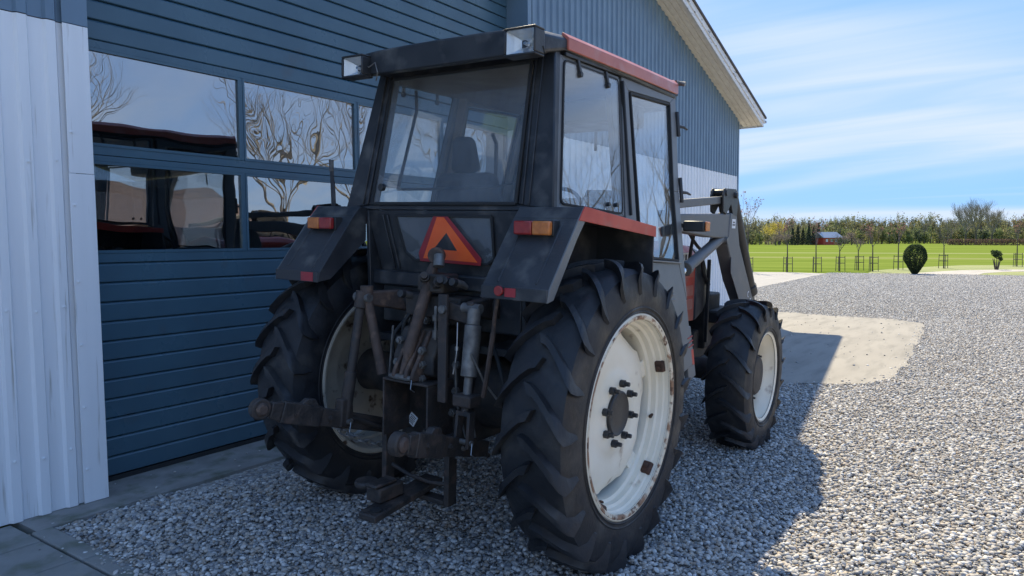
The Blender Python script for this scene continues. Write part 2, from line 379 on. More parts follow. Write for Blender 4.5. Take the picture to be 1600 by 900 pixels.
wall_sheets('blue_cladding_sheet', XR + .06, XC, zc(ZW + .006), lambda x: roof_z(x) + .05, YW, 'blue_steel')
# side wall and back so that the hall is a closed body
one('box', XC - .05, XC - .003, YW + .01, 30, 0, 4.2).build('side_wall', 'blue_steel', hall)
one('box', XC - .05, XC + .02, YW - .026, YW + .009, 0, 4.19).build('corner_trim', 'blue_steel', hall)
one('box', X_FAR, XC - .06, 29.9, 30, 0, 4.2).build('back_wall', 'hall_inside', hall)
one('box', X_FAR, X_FAR + .06, YW + .05, 29.8, 0, 3.0).build('side_wall', 'blue_steel', hall)
one('box', X_FAR + .1, XC - .07, YD + .25, 29.8, -.10, -.02).build('hall_floor', 'hall_inside', hall)
one('box', X_FAR + .1, XC - .07, YD + .2, 29.8, 4.7, 4.75).build('hall_ceiling', 'hall_inside', hall)
one('box', XL - .4, XL - .02, YW + .03, YD + .12, 0, 4.9).build('door_post', 'hall_inside', hall)
one('box', XR + .03, XR + .4, YW + .03, YD + .12, 0, 4.9).build('door_post', 'hall_inside', hall)
# wall over the door
ZT = 4.86
ribbed(XL - .145, XR + .06, zc(ZT + .002), lambda x: roof_z(x) + .05, YW).build('blue_cladding_sheet', 'blue_steel', hall)
one('box', XL, XR, YW + .003, YD + .1, ZT - .06, ZT).build('door_lintel', 'blue_steel', hall)
# jamb flashings: white up to the belt line, blue above
def jamb(x0, x1, xe, z0, z1, mat, nm):
    b = MB(); b.box(x0, x1, YW - .034, YW - .026, z0, z1)
    b.box(min(xe, xe + .008), max(xe, xe + .008), YW - .0255, YD + .1, z0, z1); return b.build(nm, mat, hall, .002)
jamb(XL - .150, XL, XL - .008, .0, 2.095, 'white_steel', 'jamb_flashing')
jamb(XL - .148, XL - .001, XL - .009, 2.098, ZW, 'white_steel', 'jamb_flashing')
jamb(XL - .150, XL, XL - .008, ZW + .004, ZT, 'blue_steel', 'jamb_flashing')
jamb(XR, XR + .075, XR, .0, ZW, 'white_steel', 'jamb_flashing')
jamb(XR, XR + .075, XR, ZW + .004, ZT, 'blue_steel', 'jamb_flashing')
# screws on the near white sheets and flashing
sm = MB(); sm.path([(0, 0, 0), (0, -.003, 0)], [.010, .010], 10); sm.path([(0, -.003, 0), (0, -.009, 0)], [.006, .005], 6)
scr = None
xr = XL - .145
spots = [(XL - .125, z) for z in (.22, .62, 1.02, 1.42, 1.9, 2.35)]
for k in range(1, 6):
    for z in (.35, 1.25, 2.15): spots.append((xr - PITCH * k + .09, z + .02 * (k % 2)))
for x, z in spots:
    yy = YW - (.035 if x > XL - .14 else .023)
    if scr is None: scr = sm.build('screw', 'white_steel', hall, loc=(x, yy, z)); sme = scr.data
    else: link('screw', sme, None, hall, loc=(x, yy, z))

# --- sectional garage door
door = one('box', XL + .002, XR - .002, YD + .05, YD + .058, .0, 1.55).build('garage_door', 'door_steel', hall)
door['label'] = 'slate blue sectional garage door with two rows of panes'
def panel(z0, z1):
    b = MB(); e = .003; g = .009; gt = .017
    prof = [(YD + .049, z0 + e), (YD + .006, z0 + e), (YD, z0 + g), (YD, z1 - gt), (YD + .013, z1 - e), (YD + .049, z1 - e)]
    n = len(prof)
    b.add([(XL + .004, y, z) for y, z in prof] + [(XR - .004, y, z) for y, z in prof],
          [(i, i + 1, n + i + 1, n + i) for i in range(n - 1)] + [tuple(range(n)), tuple(range(n, 2 * n))])
    return b.build('door_panel', 'door_steel', door)
z = 1.524
zs = [1.524 - .1353 * k for k in range(0, 12)]
for a, b_ in zip(zs[1:], zs[:-1]): panel(max(a, .012), b_)
one('box', XL + .004, XR - .004, YD + .004, YD + .03, -.012, .030).build('bottom_seal', 'dark_rubber', door)
za = 3.03
while za < ZT - .1:
    panel(za, min(za + .1335, ZT - .06)); za += .1335
WX = [(2.345 + 1.24 * k, 3.525 + 1.24 * k) for k in range(4)]
def window_row(z0, z1, g0, g1):
    """aluminium section z0-z1 with four panes g0-g1"""
    b = MB()
    b.box(XL + .004, XR - .004, YD, YD + .045, z0, g0 - .02); b.box(XL + .004, XR - .004, YD, YD + .045, g1 + .02, z1)
    xs = [XL + .004] + [q for w in WX for q in (w[0] - .018, w[1] + .018)] + [XR - .004]
    for i in range(0, len(xs), 2): b.box(xs[i], xs[i + 1], YD, YD + .045, g0 - .02, g1 + .02)
    fr = b.build('window_section', 'door_steel', door, .003)
    for w in WX:
        c = MB()
        for (x0, x1, y0, y1) in ((w[0] - .018, w[1] + .018, g0 - .02, g0), (w[0] - .018, w[1] + .018, g1, g1 + .02), (w[0] - .018, w[0], g0, g1), (w[1], w[1] + .018, g0, g1)):
            c.box(x0, x1, YD - .004, YD + .02, y0, y1)
        c.build('pane_bead', 'door_steel', door)
        n = 10; p = MB()
        p.box(w[0] + .001, w[1] - .001, YD + .014, YD + .018, g0 + .001, g1 - .001)
        p.build('window_pane', 'door_pane', door)
window_row(1.527, 2.258, 1.612, 2.198)
window_row(2.262, 3.027, 2.340, 2.955)

# --- roof, soffit planks, barge board
YF = 4.37                        # face of the barge board
XE = XC + .36
def soffit_plank(y0, y1, x0, x1):
    b = MB(); zo = -.0
    for sgn in (1,):
        pts = [(x0, y0), (x1, y0), (x1, y1), (x0, y1)]
        b.hexa([(x, y, roof_z(x) + .0) for x, y in pts], [(x, y, roof_z(x) + .02) for x, y in pts])
    return b.build('soffit_plank', 'soffit_wood', hall, .004)
ny = 4; wy = (YW - .0 - YF - .022) / ny
for k in range(ny):
    y0 = YF + .022 + wy * k
    cuts = [PEAK] + sorted([PEAK + 2.2 + 1.1 * ((k * 7) % 4), PEAK + 6.6 + .9 * ((k * 5) % 3)]) + [XE]
    for a, c in zip(cuts[:-1], cuts[1:]):
        soffit_plank(y0 + .004, y0 + wy - .004, a + .002, c - .002)
        soffit_plank(y0 + .004, y0 + wy - .004, 2 * PEAK - c + .002, 2 * PEAK - a - .002)
def rake(y0, y1, dz0, dz1, xe, nm, mat, bev=.004):
    for sg in (1, -1):
        xa, xb = PEAK, xe
        pts = [(xa, dz0), (xb, dz0), (xb, dz1), (xa, dz1)]
        b = MB(); b.prism([((x if sg > 0 else 2 * PEAK - x), 0, roof_z(x) + dz) for x, dz in pts], (0, y0, 0), (0, y1, 0)); b.build(nm, mat, hall, bev)
rake(YF, YF + .021, -.035, .125, XE, 'barge_board', 'fascia_wood')
rake(YF - .018, YF - .001, .055, .165, XE + .02, 'barge_board', 'fascia_wood')
rake(YF - .045, 30.1, .168, .205, XE + .07, 'roof_sheet', 'roof_sheet', 0)
rake(YF + .03, 29.9, .05, .16, XE - .03, 'roof_deck', 'soffit_wood', 0)
one('box', XE - .004, XE + .02, YF + .03, 30, roof_z(XE) - .03, roof_z(XE) + .12).build('eave_board', 'fascia_wood', hall, .004)
g = MB(); n = 9
arc = [(XE + .08 + .055 * math.cos(t), roof_z(XE) + .11 + .055 * math.sin(t)) for t in [math.pi + math.pi * i / (n - 1) for i in range(n)]]
g.add([(x, YF - .03, z) for x, z in arc] + [(x, 30, z) for x, z in arc], [(i, i + 1, n + i + 1, n + i) for i in range(n - 1)] + [tuple(range(n))])
g.build('gutter', 'galvanised', hall)

# ================================================================== THE GROUND
def smooth(a, b, t):
    t = np.clip((t - a) / (b - a), 0, 1); return t * t * (3 - 2 * t)
def gh(x, y):
    """height of the gravel: it falls gently away from the building"""
    t = .03 + (y - 2.62) * .0349
    z = np.clip(t, -.012, .060) * (1 - smooth(3.95, 4.62, y)) * (1 - smooth(6.3, 8.3, x)) * smooth(1.8, 2.5, x)
    return z - .012 * smooth(6.3, 8.3, x) - .02 * smooth(3.95, 4.62, y)
struct(one('add', [(-900, -900, -.06), (1500, -900, -.06), (1500, 900, -.06), (-900, 900, -.06)], [(0, 1, 2, 3)]).build('field', 'field'))
def sheet(name, poly, z, mat):
    return struct(one('add', [(x, y, z) for x, y in poly], [tuple(range(len(poly)))]).build(name, mat))
# gravel bed with its own relief
xs = np.concatenate([np.linspace(-40, -4.4, 20), np.linspace(-4, 10, 71), np.linspace(10.5, 38, 56)]); ys = np.concatenate([np.linspace(-40, -12.5, 12), np.linspace(-12, 4.70, 70)])
b = MB(); V = [(x, y, float(gh(x, y)) - .012) for x in xs for y in ys]; ny_ = len(ys)
FC = [(i * ny_ + j, (i + 1) * ny_ + j, (i + 1) * ny_ + j + 1, i * ny_ + j + 1) for i in range(len(xs) - 1) for j in range(ny_ - 1) if xs[i] >= 1.79 or ys[j + 1] < -2.4 or xs[i + 1] < -3]
b.add(V, FC); struct(b.build('gravel_yard', 'gravel_bed', smooth=True))
sheet('gravel_side', [(15.9, 4.69), (38, 4.69), (38, 7.1), (31, 7.3), (24.2, 6.9), (19, 5.9), (15.9, 5.2)], -.046, 'gravel_bed')
# asphalt drive beyond the hall
sheet('asphalt_drive', [(16.0, 4.9), (19, 5.75), (24.2, 6.75), (31, 7.15), (37.2, 7.0), (37.8, 9), (37.0, 12), (34, 30), (15.9, 30)], -.052, 'asphalt')
# gravel path that curves away through the grass
def path_strip(pts, w, z, mat, name):
    b = MB(); v = []
    for i, (x, y) in enumerate(pts):
        a = Vector(pts[max(i - 1, 0)]); c = Vector(pts[min(i + 1, len(pts) - 1)]); d = (c - a).normalized(); nrm = Vector((-d.y, d.x))
        ww = w if not isinstance(w, list) else w[i]
        v += [(x + nrm.x * ww / 2, y + nrm.y * ww / 2, z), (x - nrm.x * ww / 2, y - nrm.y * ww / 2, z)]
    b.add(v, [(2 * i, 2 * i + 1, 2 * i + 3, 2 * i + 2) for i in range(len(pts) - 1)]); return struct(b.build(name, mat))
path_strip([(37, 2.4), (39, 2.2), (41, 1.75), (43, .9), (44.7, -.6), (45.4, -3), (45.8, -8), (46, -20)], [3.2, 2.6, 2.2, 2.2, 2.2, 2.2, 2.2, 2.2], -.046, 'path', 'garden_path')
struct(sheet('lawn', [(38, -22), (60, -22), (52, 2), (47, 4.2), (42, 5.6), (38, 5.4)], -.052, 'grass_pale'))
# worn concrete pad
pad = [(16.7, 4.75), (16.74, 3.85), (16.5, 3.0), (16.46, 1.78), (15.85, 1.24), (14.2, 1.10), (12.48, 1.07), (11.0, 1.0), (9.47, 1.03), (8.9, 1.30), (8.72, 1.63), (8.3, 2.4), (8.1, 3.4), (8.0, 4.75)]
pad2 = []
for i in range(len(pad)):
    a = Vector(pad[i]); c = Vector(pad[(i + 1) % len(pad)])
    for k in range(9):
        p = a.lerp(c, k / 9); pad2.append((p.x + .09 * mnoise.noise((p.x * 2.7, p.y * 2.7, 0)), p.y + .08 * mnoise.noise((p.x * 2.7, p.y * 2.7, 9)) if p.y < 4.7 else p.y))
sheet('concrete_pad', pad2, -.006, 'concrete')
# apron strip along the wall and door
struct(one('box', 1.74, XC, 4.56, YD + .24, -.2, -.003).build('apron', 'apron_concrete'))
# paving slabs by the corner, each one a piece
pav = struct(one('box', -3, 1.70, -2.6, 4.79, -.25, -.035).build('paving', 'apron_concrete'))
slab_me = {}
for i in range(9):
    for j in range(12):
        x1 = 1.695 - .405 * i; y1 = 4.79 - .41 * j
        dz = random.uniform(-.004, .004)
        me = slab_me.get((i + 2 * j) % 4)
        if me is None:
            o = one('box', -.1985, .1985, -.2015, .2015, -.05, 0).build('paving_slab', 'slab_concrete', pav, .006); slab_me[(i + 2 * j) % 4] = o.data
        else:
            o = link('paving_slab', me, None, pav, .006)
        o.location = (x1 - .2, y1 - .205, .002 + dz); o.rotation_euler = (random.uniform(-.006, .006), random.uniform(-.006, .006), 0)
ke = None
for j in range(8):
    y1 = 4.55 - .62 * j
    if ke is None: ke = one('box', -.055, .055, -.306, .306, -.15, 0).build('edging_stone', 'slab_concrete', pav, .008)
    else: ke = link('edging_stone', ke.data, None, pav, .008)
    ke.location = (1.762, y1 - .31, .004 + random.uniform(-.003, .003))

# ================================================================== THE TRACTOR
# local axes: x forward from the rear axle, y left, z up from the wheel contact
tr = empty('tractor', (3.29, 2.62, .03), (R(2.0), 0, R(.5)))
tag(tr, 'old black and red tractor with front loader parked on the gravel', 'tractor')
T = tr
def tyre(name, c, w, Rt, rim, nl, side, phase):
    """one rubber body: carcass of revolution with moulded chevron lugs, flattened where it stands"""
    hw = w / 2; b = MB(); lh = .043 * Rt / .835
    Rc = Rt - lh
    prof = [(-hw * .86, rim - .012), (-hw * .93, rim + .015), (-hw * .99, rim + .07), (-hw * 1.0, rim + (Rc - rim) * .45), (-hw * .965, rim + (Rc - rim) * .72),
            (-hw * .88, Rc - .022), (-hw * .6, Rc - .004), (0, Rc + .003)]
    prof = prof + [(-y, r) for y, r in prof[-2::-1]]
    b.lathe(prof, (0, 0, 0), 112)
    # concentric mould rings near the bead
    for sg in (-1, 1):
        for rr in (rim + .028, rim + .05):
            k = [(sg * hw * (.955 if rr < rim + .04 else .978), rr - .006), (sg * (hw * (.955 if rr < rim + .04 else .978) + .004), rr), (sg * hw * (.965 if rr < rim + .04 else .985), rr + .006)]
            b.lathe(k, (0, 0, 0), 90)
    bw = .060 * Rt / .835
    for sg in (-1, 1):
        for i in range(nl):
            t0 = phase + 2 * math.pi * (i + (.5 if sg > 0 else 0)) / nl
            st = []
            jit = random.uniform(-.004, .004)
            for u in (-.10, .08, .28, .50, .72, .90, 1.0, 1.035, 1.03):
                a = max(u, 0); y = sg * hw * (min(u, 1.0) * .985 + max(0, u - 1) * .2)
                lag = (.62 * a + .36 * a * a) * .235 * (.835 / Rt) ** .0
                st.append((u, y, t0 + lag * 1.02))
            tops = [Rt, Rt, Rt - .001, Rt - .003, Rt - .007, Rt - .016, Rt - .034, Rt - .10 * Rt / .835, Rt - .17 * Rt / .835]
            base = [Rc - .004] * 4 + [Rc - .012, Rc - .03, Rc - .05, Rc - .09 * Rt / .835, Rc - .14 * Rt / .835]
            rings = []
            for k, (u, y, t) in enumerate(st):
                hwid = bw * (.44, .46, .50, .56, .62, .68, .72, .60, .34)[k] / Rt
                twist = 1.0
                rb = []
                yb = y * (1 if k < 6 else .93)
                slant = .012 * sg
                for (dt, rr, yy) in ((-hwid * 1.25, base[k], yb - slant), (-hwid, tops[k] + jit, y - slant), (hwid, tops[k] + jit, y + slant), (hwid * 1.25, base[k], yb + slant)):
                    tt = t + dt
                    rb.append((rr * math.cos(tt), yy, rr * math.sin(tt)))
                rings.append(rb)
            v = [p for rg in rings for p in rg]; f = []
            for k in range(len(rings) - 1):
                for q in range(3): f.append((k * 4 + q, k * 4 + q + 1, k * 4 + q + 5, k * 4 + q + 4))
            f += [(3, 2, 1, 0), tuple((len(rings) - 1) * 4 + q for q in range(4))]
            b.add(v, f)
    lim = -(c[2]) - .012
    out = []
    for (x, y, z) in b.v:
        d = lim - z
        if z < lim + .05:
            k = min(1, (lim + .05 - z) / .11); y += (.016 if y > 0 else -.016) * k
        if d > 0: z = lim - d * .06
        out.append((x, y, z))
    b.v = [(x + c[0], y + c[1], z + c[2]) for x, y, z in out]
    return b.build(name, 'tyre', T, smooth=True)
def lug_nut(b, p, sg, s=1.):
    b.path([(p[0], p[1], p[2]), (p[0], p[1] + sg * .030 * s, p[2])], [.021 * s, .021 * s], 6)
    b.path([(p[0], p[1] + sg * .030 * s, p[2]), (p[0], p[1] + sg * .055 * s, p[2])], [.013 * s, .012 * s], 8)
def rear_wheel(sg, phase):
    c = (0, -.905 if sg < 0 else .835, .768); S = .80
    tyre('rear_tyre', c, .355, .794, .508, 21, sg, phase)
    mat = 'rim_cream' if sg < 0 else 'rim_dirty'
    o = sg   # outward
    prof = [(o * .205, .522), (o * .214, .514), (o * .208, .498), (o * .190, .497), (o * .160, .494), (o * .152, .484), (o * .120, .480), (o * .110, .466), (o * .075, .463), (o * .062, .448),
            (o * .02, .444), (o * -.045, .446), (o * -.06, .462), (o * -.105, .470), (o * -.14, .486), (o * -.19, .492), (o * -.205, .497), (o * -.212, .512), (o * -.205, .520)]
    prof = [(y * S, r) for y, r in prof]
    pr = prof + [(y, r + .008) for y, r in prof[::-1]]
    rim = MB().lathe(pr, c, 96, closed=True).build('rear_rim', mat, T, smooth=True)
    # dished centre disc, edge scalloped so that gaps open to the rim
    def rf(t, r):
        if r < .40: return r
        k = math.cos(5 * (t - R(22.6)) / 1.0); return r - .030 * max(0, -k) ** .5 if k < 0 else r
    dp = [(o * .030, .424), (o * .036, .416), (o * .062, .34), (o * .068, .27), (o * .060, .245), (o * .070, .215), (o * .082, .19), (o * .083, .0)]
    dp = [(y * S, r) for y, r in dp]
    dp2 = dp + [(y - o * .012, r) for y, r in dp[::-1]]
    MB().lathe([(y * S, r) for y, r in ((o * .203, .523), (o * .2165, .5165), (o * .2175, .509), (o * .2105, .4972), (o * .200, .4952))], c, 90).build('flange_edge', 'flange_rust', rim, smooth=True)
    MB().lathe(dp2, c, 80, rfun=rf).build('wheel_disc', mat, rim, smooth=True)
    hub = MB().lathe([(y * S, r) for y, r in ((o * .083, .118), (o * .100, .117), (o * .106, .110), (o * .098, .100), (o * .094, .05), (o * .094, .0))], c, 40).build('hub_cap', 'hub_black', rim, smooth=True)
    nm = None
    for i in range(8):
        t = 2 * math.pi * (i + .5) / 8 + .15; p = (.155 * math.cos(t), 0, .155 * math.sin(t))
        if nm is None:
            nb = MB(); lug_nut(nb, (0, 0, 0), o); no = nb.build('wheel_nut', 'hub_black', rim, .002); nm = no.data
        else: no = link('wheel_nut', nm, None, rim, .002)
        no.location = (c[0] + p[0], c[1] + o * .078 * S, c[2] + p[2])
    # brackets between disc and rim, and rusty clamps near the flange
    for i in range(5):
        t = R(22.6 + 72 * i)
        br = MB(); ca, sa = math.cos(t), math.sin(t)
        def P(r, y, s): return (c[0] + r * ca - s * sa, c[1] + y * S, c[2] + r * sa + s * ca)
        br.hexa([P(.385, o * .005, -.05), P(.385, o * .005, .05), P(.385, o * .03, .05), P(.385, o * .03, -.05)],
                [P(.452, o * .0, -.05), P(.452, o * .0, .05), P(.452, o * .045, .05), P(.452, o * .045, -.05)])
        br.build('rim_bracket', mat, rim, .004)
        if sg < 0 and i in (0, 4, 3):
            cl = MB(); s0 = .040 if i < 4 else .043
            cl.hexa([P(.492, o * .108, -s0), P(.492, o * .108, s0), P(.492, o * .178, s0 * .9), P(.492, o * .178, -s0 * .9)],
                    [P(.462, o * .112, -s0 * .8), P(.462, o * .112, s0 * .8), P(.466, o * .168, s0 * .75), P(.466, o * .168, -s0 * .75)])
            q0, q1 = P(.46, o * .14, 0), P(.448, o * .14, 0); cl.tube(q0, q1, .017, .014, 6)
            cl.build('rim_clamp', 'rust', rim, .008)
    va = P(.455, o * .09, .12); vb = P(.425, o * .105, .125)
    if sg < 0: MB().path([(c[0] + .452 * math.cos(R(-14)), c[1] + o * .07, c[2] + .452 * math.sin(R(-14))), (c[0] + .40 * math.cos(R(-12)), c[1] + o * .10, c[2] + .40 * math.sin(R(-12)))], [.011, .007], 8).build('valve_stem', 'rust', rim)
    return rim
rear_wheel(-1, .12); rear_wheel(1, .02)
def front_wheel(sg):
    c = (2.53, sg * .92, .560)
    tyre('front_tyre', c, .34, .610, .348, 18, sg, .2 if sg < 0 else .05)
    o = sg
    prof = [(o * .150, .362), (o * .158, .354), (o * .150, .340), (o * .11, .335), (o * .085, .318), (o * .03, .308), (o * -.05, .308), (o * -.1, .325), (o * -.150, .340), (o * -.158, .354), (o * -.15, .362)]
    rim = MB().lathe(prof + [(y, r + .008) for y, r in prof[::-1]], c, 72, closed=True).build('front_rim', 'rim_cream' if sg < 0 else 'rim_dirty', T, smooth=True)
    def rf(t, r):
        return r - .075 * max(0, -math.cos(4 * t + .6)) ** .6 if r > .25 else r
    dp = [(o * .01, .285), (o * .02, .275), (o * .05, .20), (o * .055, .0)]
    MB().lathe(dp + [(y - o * .01, r) for y, r in dp[::-1]], c, 64, rfun=rf).build('wheel_disc', 'rim_cream' if sg < 0 else 'rim_dirty', rim, smooth=True)
    MB().lathe([(o * .05, .165), (o * .085, .160), (o * .10, .145), (o * .104, .10), (o * .104, 0)], c, 40).build('hub_housing', 'housing', rim, smooth=True)
    nm = None
    for i in range(8):
        t = 2 * math.pi * i / 8
        if nm is None:
            nb = MB(); lug_nut(nb, (0, 0, 0), o, .7); no = nb.build('wheel_nut', 'hub_black', rim); nm = no.data
        else: no = link('wheel_nut', nm, None, rim)
        no.location = (c[0] + .19 * math.cos(t), c[1] + o * .048, c[2] + .19 * math.sin(t))
front_wheel(-1); front_wheel(1)

# ---- chassis: rear axle, gearbox, engine
ax = MB(); 
for sg in (-1, 1):
    ax.path([(0, sg * .20, .77), (0, sg * .34, .77), (0, sg * .50, .77), (0, sg * .70, .77), (0, sg * .80, .77)], [.215, .19, .145, .125, .135], 24)
ax.build('rear_axle', 'housing', T, smooth=True)
gb = MB(); gb.box(-.36, .55, -.20, .20, .50, 1.08); gb.box(-.28, .25, -.235, .235, 1.02, 1.26); gb.box(.5, 1.6, -.24, .24, .48, .98); gb.box(1.55, 2.95, -.22, .22, .50, .98)
gb.build('gearbox', 'housing', T, .02)
fa = MB(); fa.path([(2.53, -.75, .56), (2.53, -.40, .56), (2.53, -.2, .58), (2.53, .2, .58), (2.53, .4, .56), (2.53, .75, .56)], [.10, .085, .12, .12, .085, .10], 16)
fa.build('front_axle', 'housing', T, smooth=True)
# rear casting between the links with bolts
cs = MB(); cs.prism([(-.50, 0, .93), (-.44, 0, .905), (-.30, 0, .905), (-.30, 0, 1.18), (-.42, 0, 1.16), (-.50, 0, 1.02)], (0, -.15, 0), (0, .13, 0)); cs.build('rear_casting', 'housing', T, .012)
bn = None
for (y, z) in ((-.085, 1.06), (-.085, .985), (-.085, .91), (.07, 1.10), (.09, .98), (-.19, .72), (-.12, .80)):
    if bn is None: bo = MB().path([(0, 0, 0), (-.022, 0, 0)], [.022, .022], 6).path([(-.022, 0, 0), (-.034, 0, 0)], [.012, .012], 8).build('bolt', 'worn_steel', T); bn = bo.data
    else: bo = link('bolt', bn, None, T)
    bo.location = (-.50 if z > .85 else -.37, y, z)
# power take-off guard: open box of bent plate
pg = MB()
pg.box(-.57, -.34, -.178, .142, .885, .897); pg.box(-.57, -.34, -.178, -.166, .58, .884); pg.box(-.57, -.34, .130, .142, .58, .884)
pg.box(-.36, -.345, -.165, .129, .56, .884)
guard = pg.build('shaft_guard', 'grease_metal', T, .003)
MB().path([(-.36, -.07, .605), (-.40, -.07, .605)], [.045, .03], 18).path([(-.40, -.07, .605), (-.47, -.07, .605)], [.018, .018], 12).build('drive_shaft_stub', 'grease_metal', guard, smooth=True)
stk = MB(); cy, cz = 0.107, 0.628; a = R(32)
def sq(u, v): return (-.364, cy - (u * math.cos(a) + v * math.sin(a)), cz + (-u * math.sin(a) + v * math.cos(a)))
stk.hexa([sq(-.028, -.032), sq(.028, -.032), sq(.028, .032), sq(-.028, .032)], [tuple(np.add(p, (-.004, 0, 0))) for p in (sq(-.028, -.032), sq(.028, -.032), sq(.028, .032), sq(-.028, .032))])
so_ = stk.build('warning_label', 'sticker', guard); so_['label'] = 'small white sticker with rows of print'
pl = MB()
for k in range(5):
    v0 = .022 - k * .0105; w0 = .022 - .004 * (k % 2)
    q = [sq(-w0, v0 - .003), sq(w0, v0 - .003), sq(w0, v0 + .003), sq(-w0, v0 + .003)]
    for s_ in range(4):
        f0, f1 = s_ / 4 + .02, s_ / 4 + .20
        c4 = [Vector(q[0]).lerp(Vector(q[1]), f0), Vector(q[0]).lerp(Vector(q[1]), f1), Vector(q[3]).lerp(Vector(q[2]), f1), Vector(q[3]).lerp(Vector(q[2]), f0)]
        pl.add([p + Vector((-.0052, 0, 0)) for p in c4], [(0, 1, 2, 3)])
pl.build('label_print', 'print_black', guard)

# ---- three point linkage
def link_arm(sg):
    ball = Vector((-1.10, sg * .472, .778)); piv = Vector((-.30, sg * .36, .535)); d = (piv - ball).normalized()
    b = MB(); s0 = ball + d * .055
    up = Vector((0, 0, 1)); 
    def slab(p, q, h0, h1, t):
        sd = d.cross(up).normalized() * t / 2; u = sd.cross(d).normalized()
        b.hexa([p - sd - u * h0, p + sd - u * h0, p + sd + u * h0, p - sd + u * h0], [q - sd - u * h1, q + sd - u * h1, q + sd + u * h1, q - sd + u * h1])
    slab(s0, ball + d * .12, .042, .052, .042); slab(ball + d * .12, ball + d * .36, .056, .056, .050); slab(ball + d * .355, piv, .050, .042, .030)
    # hump of the hook end
    n_ = d.cross(up).normalized(); u = n_.cross(d).normalized()
    if u.z < 0: u = -u
    pts = [ball + d * .22 + u * .05, ball + d * .25 + u * .085, ball + d * .30 + u * .09, ball + d * .34 + u * .05]
    b.prism(pts, n_ * -.02, n_ * .02)
    arm = b.build('lower_link', 'grease_metal', T, .006)
    e = MB(); e.path([ball + n_ * .024, ball + n_ * -.024], [.054, .054], 24); 
    e.build('link_eye', 'grease_metal', arm, .008)
    MB().path([ball + n_ * .040, ball + n_ * .03, ball + n_ * -.03, ball + n_ * -.040], [.022, .034, .034, .022], 20).build('ball_joint', 'rusty_iron', arm, smooth=True)
    for t in (.20, .42, .55):
        p = ball + d * t; MB().path([p - n_ * .03, p + n_ * .03], [.016, .016], 8).path([p - n_ * .036, p + n_ * .036], [.009, .009], 8).build('bolt', 'worn_steel' if t > .5 else 'grease_metal', arm)
    return arm
link_arm(1); link_arm(-1)
# lift arms (cranks) on the cross shaft
MB().path([(-.20, -.36, 1.28), (-.20, .36, 1.28)], [.055, .055], 18).build('lift_shaft', 'housing', T, smooth=True)
for sg in (1, -1):
    b = MB(); b.hexa([(-.20, sg * .27, 1.21), (-.20, sg * .33, 1.21), (-.20, sg * .33, 1.34), (-.20, sg * .27, 1.34)],
                     [(-.50, sg * .36, 1.27), (-.50, sg * .41, 1.27), (-.50, sg * .41, 1.34), (-.50, sg * .36, 1.34)])
    la = b.build('lift_arm', 'rusty_iron' if sg > 0 else 'grease_metal', T, .01)
    MB().path([(-.48, sg * .33, 1.305), (-.48, sg * .44, 1.305)], [.026, .026], 14).build('pin', 'worn_steel', la, smooth=True)
# right lift rod: levelling box, sleeve, fork
rt, rb = Vector((-.50, -.415, 1.29)), Vector((-.60, -.435, .66)); d = (rb - rt)
b = MB().path([rt + d * -.03, rt + d * .10], [.034, .034], 14).path([rt + d * .10, rt + d * .50], [.042, .042], 18).path([rt + d * .50, rt + d * .66], [.022, .022], 12)
rod = b.build('lift_rod', 'worn_steel', T, .004)
b = MB(); p = rt + d * .68; b.box(p.x - .05, p.x + .05, p.y - .055, p.y + .055, p.z - .03, p.z + .03); b.path([p + d * .04, p + d * .10], [.022, .026], 12); b.build('levelling_box', 'grease_metal', rod, .01)
b = MB(); q = rt + d * .78
b.bar(q + Vector((0, -.035, 0)), rb + Vector((0, -.038, -.03)), .018, .05, (1, 0, 0)); b.bar(q + Vector((0, .035, 0)), rb + Vector((0, .038, -.03)), .018, .05, (1, 0, 0)); b.bar(q + Vector((0, -.044, .0)), q + Vector((0, .044, .0)), .05, .025)
b.build('fork', 'grease_metal', rod, .004)
# left lift rod and the stabiliser tube beside it
rt, rb = Vector((-.49, .385, 1.30)), Vector((-.60, .405, .62)); d = rb - rt
rod = MB().path([rt + d * -.06, rt + d * .08], [.036, .036], 14).path([rt + d * .08, rt + d * .62], [.026, .026], 14).path([rt + d * .60, rb], [.034, .034], 14).build('lift_rod', 'grease_metal', T, .004)
b = MB(); b.hexa([rb + Vector((-.05, -.03, -.03)), rb + Vector((.05, -.03, -.03)), rb + Vector((.05, .03, -.03)), rb + Vector((-.05, .03, -.03))], [rb + Vector((-.04, -.03, .13)), rb + Vector((.04, -.03, .13)), rb + Vector((.04, .03, .13)), rb + Vector((-.04, .03, .13))])
b.build('fork', 'grease_metal', rod, .01)
MB().path([(-.47, .365, 1.37), (-.47, .365, 1.32)], [.036, .036], 16).path([(-.47, .365, 1.32), (-.44, .27, .88)], [.027, .030], 14).build('stabiliser_tube', 'rusty_iron', T, smooth=True)
# check chains / braces low on both sides
for sg in (1, -1):
    MB().path([(-.62, sg * .40, .66), (-.2, sg * .30, .46)], [.014, .014], 8).build('check_link', 'grease_metal', T)
